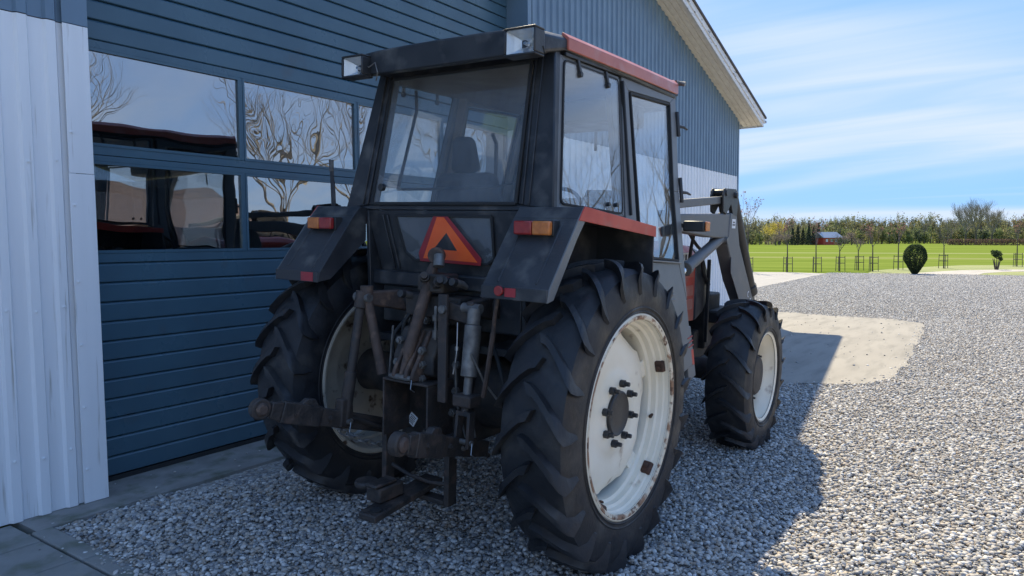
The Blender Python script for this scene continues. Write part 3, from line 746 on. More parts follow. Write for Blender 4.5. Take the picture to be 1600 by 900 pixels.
# top link stowed upright
t0, t1 = Vector((-.565, .012, .915)), Vector((-.375, -.062, 1.555)); d = t1 - t0
tl = MB().path([t0 + d * .02, t0 + d * .17], [.016, .022], 14).path([t0 + d * .17, t0 + d * .22, t0 + d * .86, t0 + d * .93], [.026, .032, .031, .022], 16).build('top_link', 'rusty_iron', T, smooth=True)
b = MB().path([t1 + Vector((-.024, -.012, 0)), t1 + Vector((.024, .012, 0))], [.045, .045], 18); b.build('link_eye', 'rusty_iron', tl, .006)
MB().path([t1 + Vector((-.030, -.015, 0)), t1 + Vector((.030, .015, 0))], [.024, .024], 16).build('ball_joint', 'grease_metal', tl, smooth=True)
b = MB().path([t0 + Vector((0, -.05, 0)), t0 + Vector((0, .05, 0))], [.016, .016], 10); b.build('pin', 'worn_steel', tl)
for y in (-.075, -.028, .055):   # clevis ears holding the top link
    b = MB(); b.prism([(-.56, 0, .90), (-.585, 0, .92), (-.575, 0, .955), (-.53, 0, 1.02), (-.44, 0, 1.16), (-.40, 0, 1.14), (-.40, 0, .90)], (0, y - .011, 0), (0, y + .011, 0)); b.build('clevis_ear', 'rusty_iron', T, .006)
# flat bar hanging on the right of the top link
b = MB(); b.hexa([(-.56, -.285, .82), (-.56, -.232, .82), (-.54, -.232, .82), (-.54, -.285, .82)], [(-.50, -.236, 1.365), (-.50, -.180, 1.365), (-.48, -.180, 1.365), (-.48, -.236, 1.365)])
hb = b.build('hanging_bar', 'grease_metal', T, .003)
MB().path([(-.505, -.222, 1.29), (-.525, -.222, 1.29)], [.022, .022], 12).build('bolt', 'worn_steel', hb)
b = MB(); b.hexa([(-.47, -.20, 1.24), (-.47, -.20, 1.33), (-.44, -.20, 1.33), (-.44, -.20, 1.24)], [(-.46, -.40, 1.21), (-.46, -.40, 1.29), (-.43, -.40, 1.29), (-.43, -.40, 1.21)]); b.build('cross_bar', 'grease_metal', T, .006)
# hydraulic couplings, hoses and cables
for (p, q) in (((-.42, -.02, 1.43), (-.52, -.10, 1.46)), ((-.42, -.10, 1.40), (-.50, -.19, 1.44))):
    c_ = MB().path([p, Vector(p).lerp(Vector(q), .6)], [.026, .026], 14).path([Vector(p).lerp(Vector(q), .6), q], [.020, .018], 12).build('coupling', 'grease_metal', T, smooth=True)
MB().path([(-.40, -.10, 1.56), (-.42, -.115, 1.50)], [.028, .030], 16).build('grey_cap', 'worn_steel', T, smooth=True)
b = MB(); b.box(-.44, -.30, -.16, .02, 1.36, 1.46); b.box(-.40, -.28, -.24, .14, 1.22, 1.34); b.build('valve_block', 'housing', T, .012)
b = MB().path([(-.44, -.13, 1.27), (-.47, -.14, 1.29), (-.475, -.145, 1.25), (-.475, -.145, 1.12)], .009, 8).path([(-.475, -.145, 1.25), (-.475, -.145, 1.22)], .017, 8).path([(-.475, -.145, 1.17), (-.475, -.145, 1.13)], .017, 8); b.build('hydraulic_pipe', 'worn_steel', T, smooth=True)
b = MB().path([(-.45, -.27, 1.22), (-.47, -.285, 1.12), (-.48, -.29, 1.06)], .0035, 6).path([(-.475, -.288, 1.10), (-.478, -.289, 1.08)], .010, 8).path([(-.48, -.29, 1.06), (-.50, -.285, .96)], .0045, 6); b.build('control_cable', 'galvanised', T, smooth=True)
b = MB().path([(-.64, -.66, 1.43), (-.60, -.61, 1.30), (-.58, -.59, 1.22)], .010, 8).path([(-.58, -.59, 1.22), (-.545, -.53, .98), (-.53, -.50, .88)], .013, 8); b.build('control_rod', 'rusty_iron', T, smooth=True)
for k, pts in enumerate([[(-.30, -.38, 1.12), (-.42, -.52, 1.02), (-.42, -.56, .86), (-.34, -.50, .72)], [(-.2, -.50, 1.15), (-.36, -.60, 1.05), (-.40, -.63, .88), (-.3, -.58, .7)],
                         [(-.33, .05, 1.30), (-.42, .14, 1.20), (-.38, .17, 1.02), (-.32, .12, .92)], [(-.30, .20, 1.20), (-.40, .24, 1.10), (-.36, .26, .95), (-.30, .22, .85)]]):
    fine = []
    for i in range(len(pts) - 1):
        for s_ in range(4): fine.append(Vector(pts[i]).lerp(Vector(pts[i + 1]), s_ / 4))
    fine.append(Vector(pts[-1])); 
    for _ in range(3): fine = [fine[0]] + [(fine[i - 1] + fine[i] * 2 + fine[i + 1]) / 4 for i in range(1, len(fine) - 1)] + [fine[-1]]
    MB().path(fine, .011, 8).build('hose', 'dark_rubber', T, smooth=True)
# stabiliser chains, quick couplers, pins
def chain(p, q, n, sag):
    p, q = Vector(p), Vector(q); o0 = None; first = None
    for i in range(n):
        t = (i + .5) / n; c_ = p.lerp(q, t) + Vector((0, 0, -sag * 4 * t * (1 - t))); d_ = (q - p).normalized(); u_ = Vector((0, 0, 1)) if i % 2 else d_.cross(Vector((0, 0, 1))).normalized(); l_ = (q - p).length / n * .72
        ring_ = [c_ + d_ * l_ * math.cos(a_) + u_ * .016 * math.sin(a_) for a_ in [2 * math.pi * k / 12 for k in range(13)]]
        o_ = MB().path(ring_, .0055, 6, False).build('chain' if first is None else 'chain_link', 'worn_steel', T if first is None else first, smooth=True)
        if first is None: first = o_
chain((-.64, -.44, .60), (-.30, -.24, .46), 11, .05); chain((-.66, .42, .60), (-.30, .24, .46), 11, .05)
for k, (y, z) in enumerate(((.10, 1.33), (-.205, 1.42), (-.255, 1.415))):
    cp = MB().path([(-.36, y, z - .02), (-.40, y, z), (-.455, y, z + .012)], [.014, .019, .019], 12).build('quick_coupler', 'worn_steel', T, smooth=True)
    MB().path([(-.455, y, z + .012), (-.485, y, z + .017)], [.023, .021], 14).build('dust_cap', 'hub_black', cp, .003)
for (a_, c_) in (((-.50, -.30, 1.02), (-.40, -.30, .60)), ((-.46, -.33, 1.15), (-.40, -.36, .62)), ((-.44, .19, 1.16), (-.42, .20, .60)), ((-.58, -.46, 1.10), (-.42, -.56, .80))):
    MB().path([a_, Vector(a_).lerp(Vector(c_), .5) + Vector((-.02, .012, 0)), c_], .006, 6).build('thin_rod', 'worn_steel', T, smooth=True)
for (y, z) in ((-.14, 1.20), (.13, 1.20), (-.21, .98), (.17, .98), (-.21, .84), (.17, .84), (.0, 1.20)):
    o_ = link('bolt', bn, None, T); o_.location = (-.37, y, z)
for (p_, l_) in (((-.60, -.435, .66), .11), ((-.60, .405, .62), .11), ((-.565, .012, .915), .15)):
    pn = MB().path([Vector(p_) + Vector((0, -l_ / 2, 0)), Vector(p_) + Vector((0, l_ / 2, 0))], .014, 10).build('hitch_pin', 'worn_steel', T, smooth=True)
    MB().path([Vector(p_) + Vector((0, -l_ / 2, 0)), Vector(p_) + Vector((-.02, -l_ / 2 - .01, -.05)), Vector(p_) + Vector((.01, -l_ / 2 - .01, -.07))], .003, 6).build('spring_clip', 'galvanised', pn)
# drawbar and its frame
b = MB()
for sg in (-1, 1): b.box(-.47, -.40, sg * .225 - .017, sg * .225 + .017, .235, .62)
b.box(-.47, -.40, -.206, .206, .235, .262); b.path([(-.44, .19, .375), (-.45, .05, .345), (-.45, -.1, .335), (-.44, -.20, .345)], .012, 8)
fr = b.build('drawbar_frame', 'grease_metal', T, .006)
b = MB(); b.hexa([(-.92, -.155, .275), (-.92, -.04, .275), (-.30, .065, .275), (-.30, -.065, .275)], [(-.92, -.155, .312), (-.92, -.04, .312), (-.30, .065, .312), (-.30, -.065, .312)])
db = b.build('drawbar', 'grease_metal', T, .008)
b = MB(); b.box(-.80, -.62, -.07, .03, .315, .39); b.box(-.82, -.66, -.06, .02, .392, .412); b.build('drawbar_clevis', 'grease_metal', db, .012)
MB().path([(-.74, .085, .36), (-.74, .085, .392)], [.062, .062], 24).build('hitch_ring', 'grease_metal', db, .01)
MB().path([(-.86, -.10, .313), (-.86, -.10, .318)], [.03, .03], 20).build('pin_hole', 'dark_rubber', db)

# ---- cab
ZB = 1.82
def sy(z): return .73 - .1437 * (z - ZB)          # half width of the cab side at height z
def rx(z): return -.285 + .205 * (z - ZB)         # rear plane
def PR(y, z, dx=0): return (rx(z) + dx, y, z)
ft = 2.625
# rear wall round the window: one pressed panel with an opening
b = MB(); wb, wt, z0, z1 = .512, .492, ZB + .012, 2.575
for sg in (-1, 1):
    q = [PR(sg * wb, z0), PR(sg * sy(ZB), ZB - .02), PR(sg * sy(ft), ft), PR(sg * wt, z1)]
    b.hexa(q, [tuple(np.add(p, (.06, 0, 0))) for p in q])
b.hexa([PR(-wb, z0), PR(wb, z0), PR(sy(ZB), ZB - .02), PR(-sy(ZB), ZB - .02)], [tuple(np.add(p, (.06, 0, 0))) for p in (PR(-wb, z0), PR(wb, z0), PR(sy(ZB), ZB - .02), PR(-sy(ZB), ZB - .02))])
b.hexa([PR(-wt, z1), PR(wt, z1), PR(sy(ft), ft), PR(-sy(ft), ft)], [tuple(np.add(p, (.06, 0, 0))) for p in (PR(-wt, z1), PR(wt, z1), PR(sy(ft), ft), PR(-sy(ft), ft))])
rear = b.build('rear_cab_panel', 'cab_black', T, .008)
# raised ribs on the rear posts
for sg in (-1, 1):
    for yy in (.545, .585):
        b = MB(); b.bar(PR(sg * yy, z0 + .0, -.004), PR(sg * (yy - .035), z1 + .02, -.004), .010, .014, (1, 0, 0)); b.build('post_rib', 'cab_black', rear, .003)
b = MB(); q = [PR(-wb + .004, z0 + .004, -.008), PR(wb - .004, z0 + .004, -.008), PR(wt - .004, z1 - .004, -.008), PR(-wt + .004, z1 - .004, -.008)]
b.hexa(q, [tuple(np.add(p, (.004, 0, 0))) for p in q]); rg = b.build('rear_window', 'rear_pane', T)
b = MB()
for i in range(4):
    a_, c_ = Vector(q[i]), Vector(q[(i + 1) % 4]); b.bar(a_ + Vector((-.002, 0, 0)), c_ + Vector((-.002, 0, 0)), .018, .012, (1, 0, 0))
b.build('window_seal', 'dark_rubber', rg, .003)
# inside frame handle of the rear window
b = MB().path([(-.03, .405, 2.52), (-.03, .40, 2.40), (-.09, .43, 2.12), (-.14, .445, 1.925)], .010, 8).path([(-.14, .445, 1.925), (-.14, .20, 1.925), (-.13, -.25, 1.93), (-.13, -.38, 1.95), (-.02, -.40, 2.3), (.0, -.41, 2.52)], .008, 8)
b.build('window_frame_bar', 'dark_rubber', rg, smooth=True)
MB().path([PR(.435, 1.93, -.012), PR(.435, 1.93, -.035)], [.022, .020], 14).build('window_knob', 'hub_black', rg, smooth=True)
# lower rear panel with small window
b = MB(); q = [(-.285, -.56, ZB - .022), (-.285, .56, ZB - .022), (-.21, .50, 1.44), (-.21, -.50, 1.44)]
b.hexa(q, [tuple(np.add(p, (.05, 0, 0))) for p in q]); lp = b.build('lower_rear_panel', 'cab_black', T, .006)
def LP(y, z, dx=0): return (-.285 + .075 * (ZB - .022 - z) / .358 + dx, y, z)
b = MB(); poly = [LP(.325, 1.768, -.004), LP(-.355, 1.768, -.004), LP(-.345, 1.545, -.004), LP(-.30, 1.515, -.004), LP(.22, 1.515, -.004), LP(.285, 1.56, -.004)]
b.prism(poly, (-.003, 0, 0), (.003, 0, 0)); lw = b.build('lower_rear_window', 'rear_pane', lp)
b = MB()
for i in range(6): b.bar(Vector(poly[i]) + Vector((-.004, 0, 0)), Vector(poly[(i + 1) % 6]) + Vector((-.004, 0, 0)), .016, .012, (1, 0, 0))
b.build('window_seal', 'dark_rubber', lp, .003)
b = MB(); q = [LP(.315, 1.765, .003), LP(-.35, 1.765, .003), LP(-.34, 1.52, .003), LP(.28, 1.52, .003)]; 
b.hexa(q, [tuple(np.add(p, (.01, 0, 0))) for p in q]); b.build('inner_backing', 'cab_black', lp)
for yy in (.405, .37):
    b = MB(); b.bar(LP(yy + .02, 1.77, -.006), LP(yy - .02, 1.46, -.006), .012, .012, (1, 0, 0)); b.build('panel_rib', 'cab_black', lp, .003)
b = MB(); b.box(-.24, -.14, -.56, .56, 1.36, 1.445); b.box(-.20, -.12, -.50, .50, 1.14, 1.36); b.build('rear_cross_member', 'cab_black', T, .01)
for sg in (-1, 1):    # side plates between wheel and gearbox
    b = MB(); b.hexa([(-.25, sg * .54, 1.0), (-.25, sg * .565, 1.0), (.6, sg * .565, 1.0), (.6, sg * .54, 1.0)], [(-.285, sg * .54, 1.80), (-.285, sg * .565, 1.80), (.6, sg * .565, 1.78), (.6, sg * .54, 1.78)]); b.build('cab_side_plate', 'cab_black', T, .004)
MB().box(-.2, 1.4, -.53, .53, 1.02, 1.06).build('cab_floor', 'cab_black', T)
# slow vehicle triangle leaning on the lower window
def TP(y, z, dx=0): return LP(y, z, -.022 + dx)
sm_ = MB(); 
out = [TP(.028, 1.765), TP(-.075, 1.765), TP(-.272, 1.545), TP(-.262, 1.505), TP(.165, 1.512), TP(.168, 1.56)]
sm_.prism(out, (-.004, 0, 0), (0, 0, 0)); smv = sm_.build('warning_triangle', 'red_film', T, .002); smv['label'] = 'cracked slow vehicle triangle with orange centre'
def ring(o_, i_, name, mat, dx):
    bb = MB()
    for k in range(len(o_)):
        n_ = (k + 1) % len(o_); bb.hexa([o_[k], o_[n_], i_[n_], i_[k]], [tuple(np.add(p, (dx, 0, 0))) for p in (o_[k], o_[n_], i_[n_], i_[k])])
    return bb.build(name, mat, smv)
def T3(pts, dx): return [TP(y, z, dx) for y, z in pts]
o3 = [(.000, 1.762), (-.048, 1.762), (-.245, 1.522), (.137, 1.530)]
i3 = [(-.052, 1.675), (-.056, 1.675), (-.115, 1.58), (.050, 1.585)]
for k in range(4):
    n_ = (k + 1) % 4; bb = MB(); q = T3([o3[k], o3[n_], i3[n_], i3[k]], -.0045); bb.hexa(q, [tuple(np.add(p, (-.002, 0, 0))) for p in q]); bb.build('orange_film', 'orange_film', smv)
bb = MB(); q = T3([i3[0], i3[1], i3[2], i3[3]], -.0045); bb.hexa(q, [tuple(np.add(p, (-.001, 0, 0))) for p in q]); bb.build('bare_patch', 'cab_black', smv)
# ---- roof
def rw_(x): return .600 if x < -.2 else (.645 if x < 1.2 else .640)
RT_ = [(-.335, .585, 2.686), (-.30, .605, 2.700), (-.05, .640, 2.716), (.75, .640, 2.734), (1.50, .625, 2.745), (1.585, .600, 2.740)]
b = MB(); v = []; f = []; m_ = 9
for (x, hw, zt) in RT_:
    zl = 2.566 if x < -.2 else 2.628
    pr = [(-hw + .012, zl), (-hw, zl + .012), (-hw, zt - .03), (-hw + .03, zt - .004)] + [(hw * t, zt + .010 * (1 - t * t)) for t in (-.75, -.4, 0, .4, .75)] + [(hw - .03, zt - .004), (hw, zt - .03), (hw, zl + .012), (hw - .012, zl)]
    m_ = len(pr); v += [(x, y, z) for y, z in pr]
for i in range(len(RT_) - 1):
    for j in range(m_): f.append((i * m_ + j, i * m_ + (j + 1) % m_, (i + 1) * m_ + (j + 1) % m_, (i + 1) * m_ + j))
f += [tuple(range(m_)), tuple((len(RT_) - 1) * m_ + j for j in range(m_))]
roof = b.add(v, f).build('cab_roof', 'cab_black', T, .008)
for sg in (-1, 1):
    b = MB(); pts = [(-.045, .6425), (.75, .6425), (1.50, .6275), (1.56, .614)]; v = []
    for i, (x, y) in enumerate(pts):
        zt = 2.726 + .016 * i; v += [(x, sg * y, 2.632 + .014 * i), (x, sg * (y + .010), 2.634 + .014 * i), (x, sg * (y + .008), zt - .03), (x, sg * (y - .03), zt + .002), (x, sg * (y - .04), zt - .004)]
    f = [(i * 5 + j, i * 5 + (j + 1) % 5, (i + 1) * 5 + (j + 1) % 5, (i + 1) * 5 + j) for i in range(3) for j in range(5)] + [tuple(range(5)), tuple(15 + j for j in range(5))]
    b.add(v, f).build('red_roof_strip', 'red_faded', roof, .004)
    b = MB(); b.bar((-.04, sg * .628, 2.617), (1.56, sg * .615, 2.668), .014, .020); b.build('rain_gutter', 'cab_black', roof, .003)
MB().path([(1.56, -.60, 2.755), (1.60, -.61, 2.755), (1.60, -.655, 2.745)], .016, 10).build('marker_lamp', 'worn_steel', roof, smooth=True)
def work_lamp(y0, y1, zl, zh, x):
    b = MB(); fx = x - .09
    # open housing
    t = .012
    b.box(fx, x, y0, y1, zh - t, zh); b.box(fx, x, y0, y1, zl, zl + t); b.box(fx, x, y0, y0 + t, zl + t, zh - t); b.box(fx, x, y1 - t, y1, zl + t, zh - t); b.box(x - .012, x, y0 + t, y1 - t, zl + t, zh - t)
    lp_ = b.build('work_lamp', 'hub_black', roof, .006)
    # faceted reflector bowl
    b = MB(); n_ = 8; cy_, cz_ = (y0 + y1) / 2, (zl + zh) / 2; v = []; 
    for k in range(4):
        s_ = 1 - k / 3.2; xx = fx + .012 + .062 * math.sin(k / 3 * math.pi / 2)
        for (a_, c_) in ((-1, -1), (0, -1), (1, -1), (1, 0), (1, 1), (0, 1), (-1, 1), (-1, 0)):
            v.append((xx, cy_ + a_ * s_ * ((y1 - y0) / 2 - t), cz_ + c_ * s_ * ((zh - zl) / 2 - t)))
    f = [(k * 8 + j, k * 8 + (j + 1) % 8, (k + 1) * 8 + (j + 1) % 8, (k + 1) * 8 + j) for k in range(3) for j in range(8)] + [tuple(24 + j for j in range(8))]
    b.add(v, f).build('reflector', 'lamp_reflector', lp_)
    MB().path([(fx + .065, cy_ - .012, cz_ - .005), (fx + .030, cy_ - .012, cz_ - .005)], [.010, .008], 10).build('bulb', 'chrome', lp_)
    MB().box(fx + .003, fx + .006, y0 + t, y1 - t, zl + t, zh - t).build('lens', 'clear_lens', lp_)
    MB().path([(x - .02, y1 if y1 > 0 else y0, cz_ - .02), (x + .0, (y1 + .02) if y1 > 0 else y0, cz_ - .05)], .004, 6).build('lamp_wire', 'dark_rubber', lp_)
work_lamp(.480, .650, 2.548, 2.672, -.312); work_lamp(-.672, -.488, 2.540, 2.676, -.312)
MB().path([(-.345, .50, 2.62), (-.36, .47, 2.60), (-.35, .43, 2.625), (-.35, .41, 2.57), (-.33, .44, 2.53)], .004, 6).build('lamp_cable', 'worn_steel', roof)
MB().box(-.05, 1.5, -.60, .60, 2.585, 2.618).build('headliner', 'headliner', T, .01)
# ---- side posts, quarter window, door
def SP(x, z, sg, dy=0): return (x, sg * (sy(z) + dy), z)
for sg in (-1, 1):
    # quarter window frame
    c = [(-.255, 1.815), (.515, 1.790), (.628, 2.622), (-.075, 2.610)]; g_ = [(-.215, 1.845), (.475, 1.812), (.590, 2.592), (-.035, 2.580)]
    b = MB()
    for i in range(4):
        n_ = (i + 1) % 4; q = [SP(*c[i], sg), SP(*c[n_], sg), SP(*g_[n_], sg), SP(*g_[i], sg)]
        b.hexa(q, [SP(*c[i], sg, -.035), SP(*c[n_], sg, -.035), SP(*g_[n_], sg, -.035), SP(*g_[i], sg, -.035)])
    qf = b.build('quarter_window_frame', 'door_grey', T, .004)
    # rounded pane
    def rnd(poly, r=.035, n=4):
        o_ = []
        for i in range(len(poly)):
            p = Vector(poly[i]); a_ = (Vector(poly[i - 1]) - p).normalized(); c_ = (Vector(poly[(i + 1) % len(poly)]) - p).normalized()
            for k in range(n + 1):
                t = k / n; o_.append(((p + a_ * r) * (1 - t) ** 2 + p * 2 * t * (1 - t) + (p + c_ * r) * t * t))
        return [tuple(x) for x in o_]
    g2 = rnd([(-.222, 1.840), (.482, 1.807), (.597, 2.598), (-.042, 2.586)])
    b = MB(); b.prism([SP(x, z, sg, .004) for x, z in g2], (0, sg * -.002, 0), (0, sg * .003, 0)); qp = b.build('quarter_pane', 'cab_pane', qf)
    b = MB(); ln = [Vector(SP(x, z, sg, .003)) for x, z in g2]
    for i in range(len(ln)): b.bar(ln[i], ln[(i + 1) % len(ln)], .010, .012, (0, 1, 0))
    b.build('window_seal', 'dark_rubber', qf)
    for xx in (.10, .43):
        b = MB(); b.bar(SP(xx, 2.615, sg, .010), SP(xx + .012, 2.545, sg, .012), .022, .014, (0, 1, 0)); b.tube(SP(xx + .012, 2.538, sg, .0), SP(xx + .012, 2.538, sg, .022), .016, n=10); b.build('window_hinge', 'hub_black', qf, .003)
    for xx in (.30, .40):
        MB().tube(SP(xx, 1.855, sg, .0), SP(xx, 1.855, sg, .02), .012, n=10).build('window_catch', 'hub_black', qf)
    # door: frame, glass, lower panel
    c = [(.525, 1.785), (.655, 2.628), (1.530, 2.652), (1.425, 1.98), (1.385, 1.24), (1.385, .86), (1.20, .80), (.80, .95), (.60, 1.30), (.53, 1.55)]
    gl = [(.775, 1.545), (.735, 2.560), (1.415, 2.592), (1.325, 1.98), (1.300, 1.500)]
    b = MB(); 
    def strip(p0, p1, q0, q1, m=b):
        q = [SP(*p0, sg, .004), SP(*p1, sg, .004), SP(*q1, sg, .004), SP(*q0, sg, .004)]
        m.hexa(q, [SP(*p0, sg, -.03), SP(*p1, sg, -.03), SP(*q1, sg, -.03), SP(*q0, sg, -.03)])
    strip(c[0], c[1], (.60 + .06, 1.60), gl[1]) ; strip(c[1], c[2], gl[1], gl[2]); strip(c[2], c[3], gl[2], gl[3]); strip(c[3], c[4], gl[3], gl[4])
    df_ = b.build('door_frame', 'door_grey', T, .004)
    b = MB(); q = [(.60, 1.53), (1.395, 1.495), (1.385, 1.24), (1.388, .80), (1.1, .76), (.80, .95), (.60, 1.30)]
    b.prism([SP(x, z, sg) for x, z in q], (0, 0, 0), (0, sg * -.03, 0)); b.build('door_lower_panel', 'door_grey', df_, .006)
    b = MB(); 
    for zz in (1.30, 1.265): b.bar(SP(1.02, zz, sg, .003), SP(1.17, zz - .004, sg, .003), .008, .012, (0, 1, 0))
    b.build('door_louvre', 'door_grey', df_, .002)
    b = MB(); b.bar(SP(.70, 1.535, sg, .006), SP(1.32, 1.498, sg, .006), .012, .022, (0, 1, 0)); b.build('glass_rail', 'door_grey', df_, .003)
    b = MB(); b.prism([SP(x, z, sg, -.004) for x, z in [(.68, 1.55), (.74, 2.565), (1.42, 2.597), (1.328, 1.98), (1.304, 1.505)]], (0, 0, 0), (0, sg * -.004, 0)); b.build('door_pane', 'cab_pane', df_)
    b = MB(); gp = [(.695, 1.555), (.757, 2.548), (1.40, 2.578), (1.313, 1.98), (1.290, 1.515)]
    for i in range(5): b.bar(SP(*gp[i], sg, .0), SP(*gp[(i + 1) % 5], sg, .0), .014, .020, (0, 1, 0))
    b.build('window_seal', 'dark_rubber', df_)
    b = MB(); b.bar(SP(.585, 1.80, sg, .008), SP(.648, 2.60, sg, .008), .016, .022, (0, 1, 0)); b.build('door_seal', 'dark_rubber', df_, .003)
    b = MB().path([SP(1.525, 2.64, sg, -.03), SP(1.435, 1.98, sg, -.04), SP(1.40, 1.24, sg, -.05), SP(1.40, .9, sg, -.05)], .030, 8); b.build('front_post', 'cab_black', T, smooth=True)
    for zz in (2.44, 1.98):
        b = MB().tube(SP(1.50 if zz > 2.2 else 1.44, zz - .07, sg, .012), SP(1.51 if zz > 2.2 else 1.45, zz + .10, sg, .012), .014, n=10)
        p = Vector(SP(1.505 if zz > 2.2 else 1.445, zz, sg, .012)); b.path([p, p + Vector((.05, sg * .02, .0)), p + Vector((.10, sg * .03, -.012))], [.013, .010, .007], 8); b.build('door_hinge', 'hub_black', df_, .002)
    # interior black liner so the cab has thickness
    b = MB(); b.bar(SP(.57, 1.80, sg, -.06), SP(.63, 2.60, sg, -.06), .05, .05); b.build('inner_post', 'headliner', T, .006)
# front screen
b = MB(); fq = [(1.42, -.66, 1.50), (1.42, .66, 1.50), (1.52, .57, 2.58), (1.52, -.57, 2.58)]; b.hexa(fq, [tuple(np.add(p, (.005, 0, 0))) for p in fq]); ws = b.build('front_window', 'cab_pane', T)
b = MB()
for i in range(4): b.bar(fq[i], fq[(i + 1) % 4], .05, .04, (1, 0, 0))
b.bar((1.53, 0, 2.3), (1.53, 0, 2.58), .02, .02); b.build('front_window_frame', 'cab_black', ws, .006)
MB().box(1.40, 1.44, -.62, .62, 1.0, 1.49).build('firewall', 'cab_black', T)
# seat, console, wheel, levers
def cushion(pts, name, par, mat='seat_cloth'):
    b = MB(); b.hexa(*pts); o_ = b.build(name, mat, par, .05, seg=4); return o_
seat = cushion(([(.05, -.25, 1.42), (.52, -.25, 1.42), (.52, .25, 1.42), (.05, .25, 1.42)], [(.05, -.25, 1.55), (.54, -.25, 1.58), (.54, .25, 1.58), (.05, .25, 1.55)]), 'driver_seat', T)
cushion(([(-.02, -.25, 1.50), (.10, -.25, 1.50), (.10, .25, 1.50), (-.02, .25, 1.50)], [(-.10, -.21, 2.02), (.0, -.21, 2.02), (.0, .21, 2.02), (-.10, .21, 2.02)]), 'seat_back', seat)
cushion(([(-.09, -.10, 2.02), (-.01, -.10, 2.02), (-.01, .10, 2.02), (-.09, .10, 2.02)], [(-.12, -.07, 2.22), (-.04, -.07, 2.22), (-.04, .07, 2.22), (-.12, .07, 2.22)]), 'head_rest', seat)
MB().box(.1, .45, -.2, .2, 1.06, 1.43).build('seat_base', 'cab_black', seat, .02)
MB().box(1.05, 1.38, -.32, .32, 1.06, 1.55).build('dash_console', 'cab_black', T, .03)
b = MB(); ring_ = [Vector((.98 + .06 * math.cos(t), .20 * math.sin(t), 1.80 + .19 * math.cos(t))) for t in [2 * math.pi * i / 28 for i in range(29)]]
b.path(ring_, .014, 8, False); b.path([(.98, 0, 1.80), (1.15, 0, 1.52)], .022, 10)
for t in (0, 2.1, 4.2): b.path([(.98, 0, 1.80), (.98 + .06 * math.cos(t), .20 * math.sin(t), 1.80 + .19 * math.cos(t))], .009, 6)
b.build('steering_wheel', 'hub_black', T, smooth=True)
b = MB().path([(.55, -.42, 1.4), (.52, -.44, 1.75), (.50, -.45, 1.80)], [.010, .010, .018], 8); b.build('gear_lever', 'hub_black', T, smooth=True)
b = MB().path([(.85, .44, 1.1), (.86, .44, 2.30), (.80, .43, 2.36)], .014, 8); b.build('grab_rail', 'cab_black', T, smooth=True)
b = MB(); b.box(.95, 1.40, -.45, .30, 2.42, 2.58); b.build('roof_console', 'cab_black', T, .02)

# ---- fenders
FO, FI = .925, .565
def fender(sg):
    top = [(.52, 1.415), (.515, 1.735), (-.335, 1.818), (-.385, 1.762), (-.640, 1.440)]
    th = .012
    names = ('front_plate', 'top_plate', 'rear_cap', 'rear_plate')
    fd = None
    for k in (1, 2, 3, 0):
        a_, c_ = top[k], top[k + 1]; dx, dz = c_[0] - a_[0], c_[1] - a_[1]; l_ = math.hypot(dx, dz); nx, nz = -dz / l_ * th, dx / l_ * th
        e = .0012
        b = MB(); b.hexa([(a_[0], sg * FI, a_[1]), (a_[0], sg * FO, a_[1]), (a_[0] + nx, sg * FO, a_[1] + nz), (a_[0] + nx, sg * FI, a_[1] + nz)],
                         [(c_[0], sg * FI, c_[1]), (c_[0], sg * FO, c_[1]), (c_[0] + nx, sg * FO, c_[1] + nz), (c_[0] + nx, sg * FI, c_[1] + nz)])
        o_ = b.build('fender' if fd is None else names[k], 'fender_black', T if fd is None else fd, .003)
        if fd is None: fd = o_
    # lip at the bottom of the rear plate, gussets down both edges
    b = MB(); b.box(-.652, -.640, sg * FI if sg > 0 else -FO, sg * FO if sg > 0 else -FI, 1.385, 1.446); b.build('rear_lip', 'fender_black', fd, .004)
    for yy, dep in ((FO, .065), (FI, .05)):
        b = MB(); q = [(-.652, 1.385), (-.640, 1.440), (-.385, 1.764), (-.335, 1.819), (-.20, 1.806), (-.33, 1.745), (-.40, 1.665), (-.60, 1.395)] if yy == FO else [(-.652, 1.388), (-.640, 1.440), (-.385, 1.762), (-.335, 1.815), (-.285, 1.81), (-.285, 1.62), (-.56, 1.40)]
        b.prism([(x, sg * yy, z) for x, z in q], (0, -.004, 0), (0, .004, 0)); b.build('edge_flange', 'fender_black' if yy == FI else 'door_grey', fd, .002)
    # red strip along the outer top edge
    b = MB(); q = [(-.335, 1.821), (.52, 1.738), (.522, 1.678), (-.392, 1.755)]
    b.prism([(x, sg * (FO + .004), z) for x, z in q], (0, -.004, 0), (0, .004, 0)); b.build('red_strip', 'red_paint', fd, .002)
    b = MB(); b.box(.508, .522, sg * FI if sg > 0 else -FO, sg * FO if sg > 0 else -FI, 1.20, 1.42); b.build('mud_guard', 'dark_rubber', fd, .003)
    # two shallow swages down the rear plate
    for yy in (.64, .85):
        b = MB(); b.bar((-.398, sg * yy, 1.743), (-.622, sg * yy, 1.461), .010, .012, (1, 0, 1)); b.build('swage', 'fender_black', fd, .004)
    # tail lamp: red inner half, amber outer half
    zc_, xc_ = 1.716, -.452
    lb = MB(); lb.box(xc_ - .012, xc_ + .045, min(sg * .630, sg * .838), max(sg * .630, sg * .838), zc_ - .038, zc_ + .036); tl_ = lb.build('tail_lamp', 'hub_black', fd, .004)
    for (ya, yb, mt) in ((.634, .735, 'red_lens'), (.737, .834, 'amber_lens')):
        MB().box(xc_ - .046, xc_ - .0125, min(sg * ya, sg * yb), max(sg * ya, sg * yb), zc_ - .034, zc_ + .032).build('red_lens' if mt == 'red_lens' else 'amber_lens', mt, tl_, .008)
    return fd
fR = fender(-1); fL = fender(1)
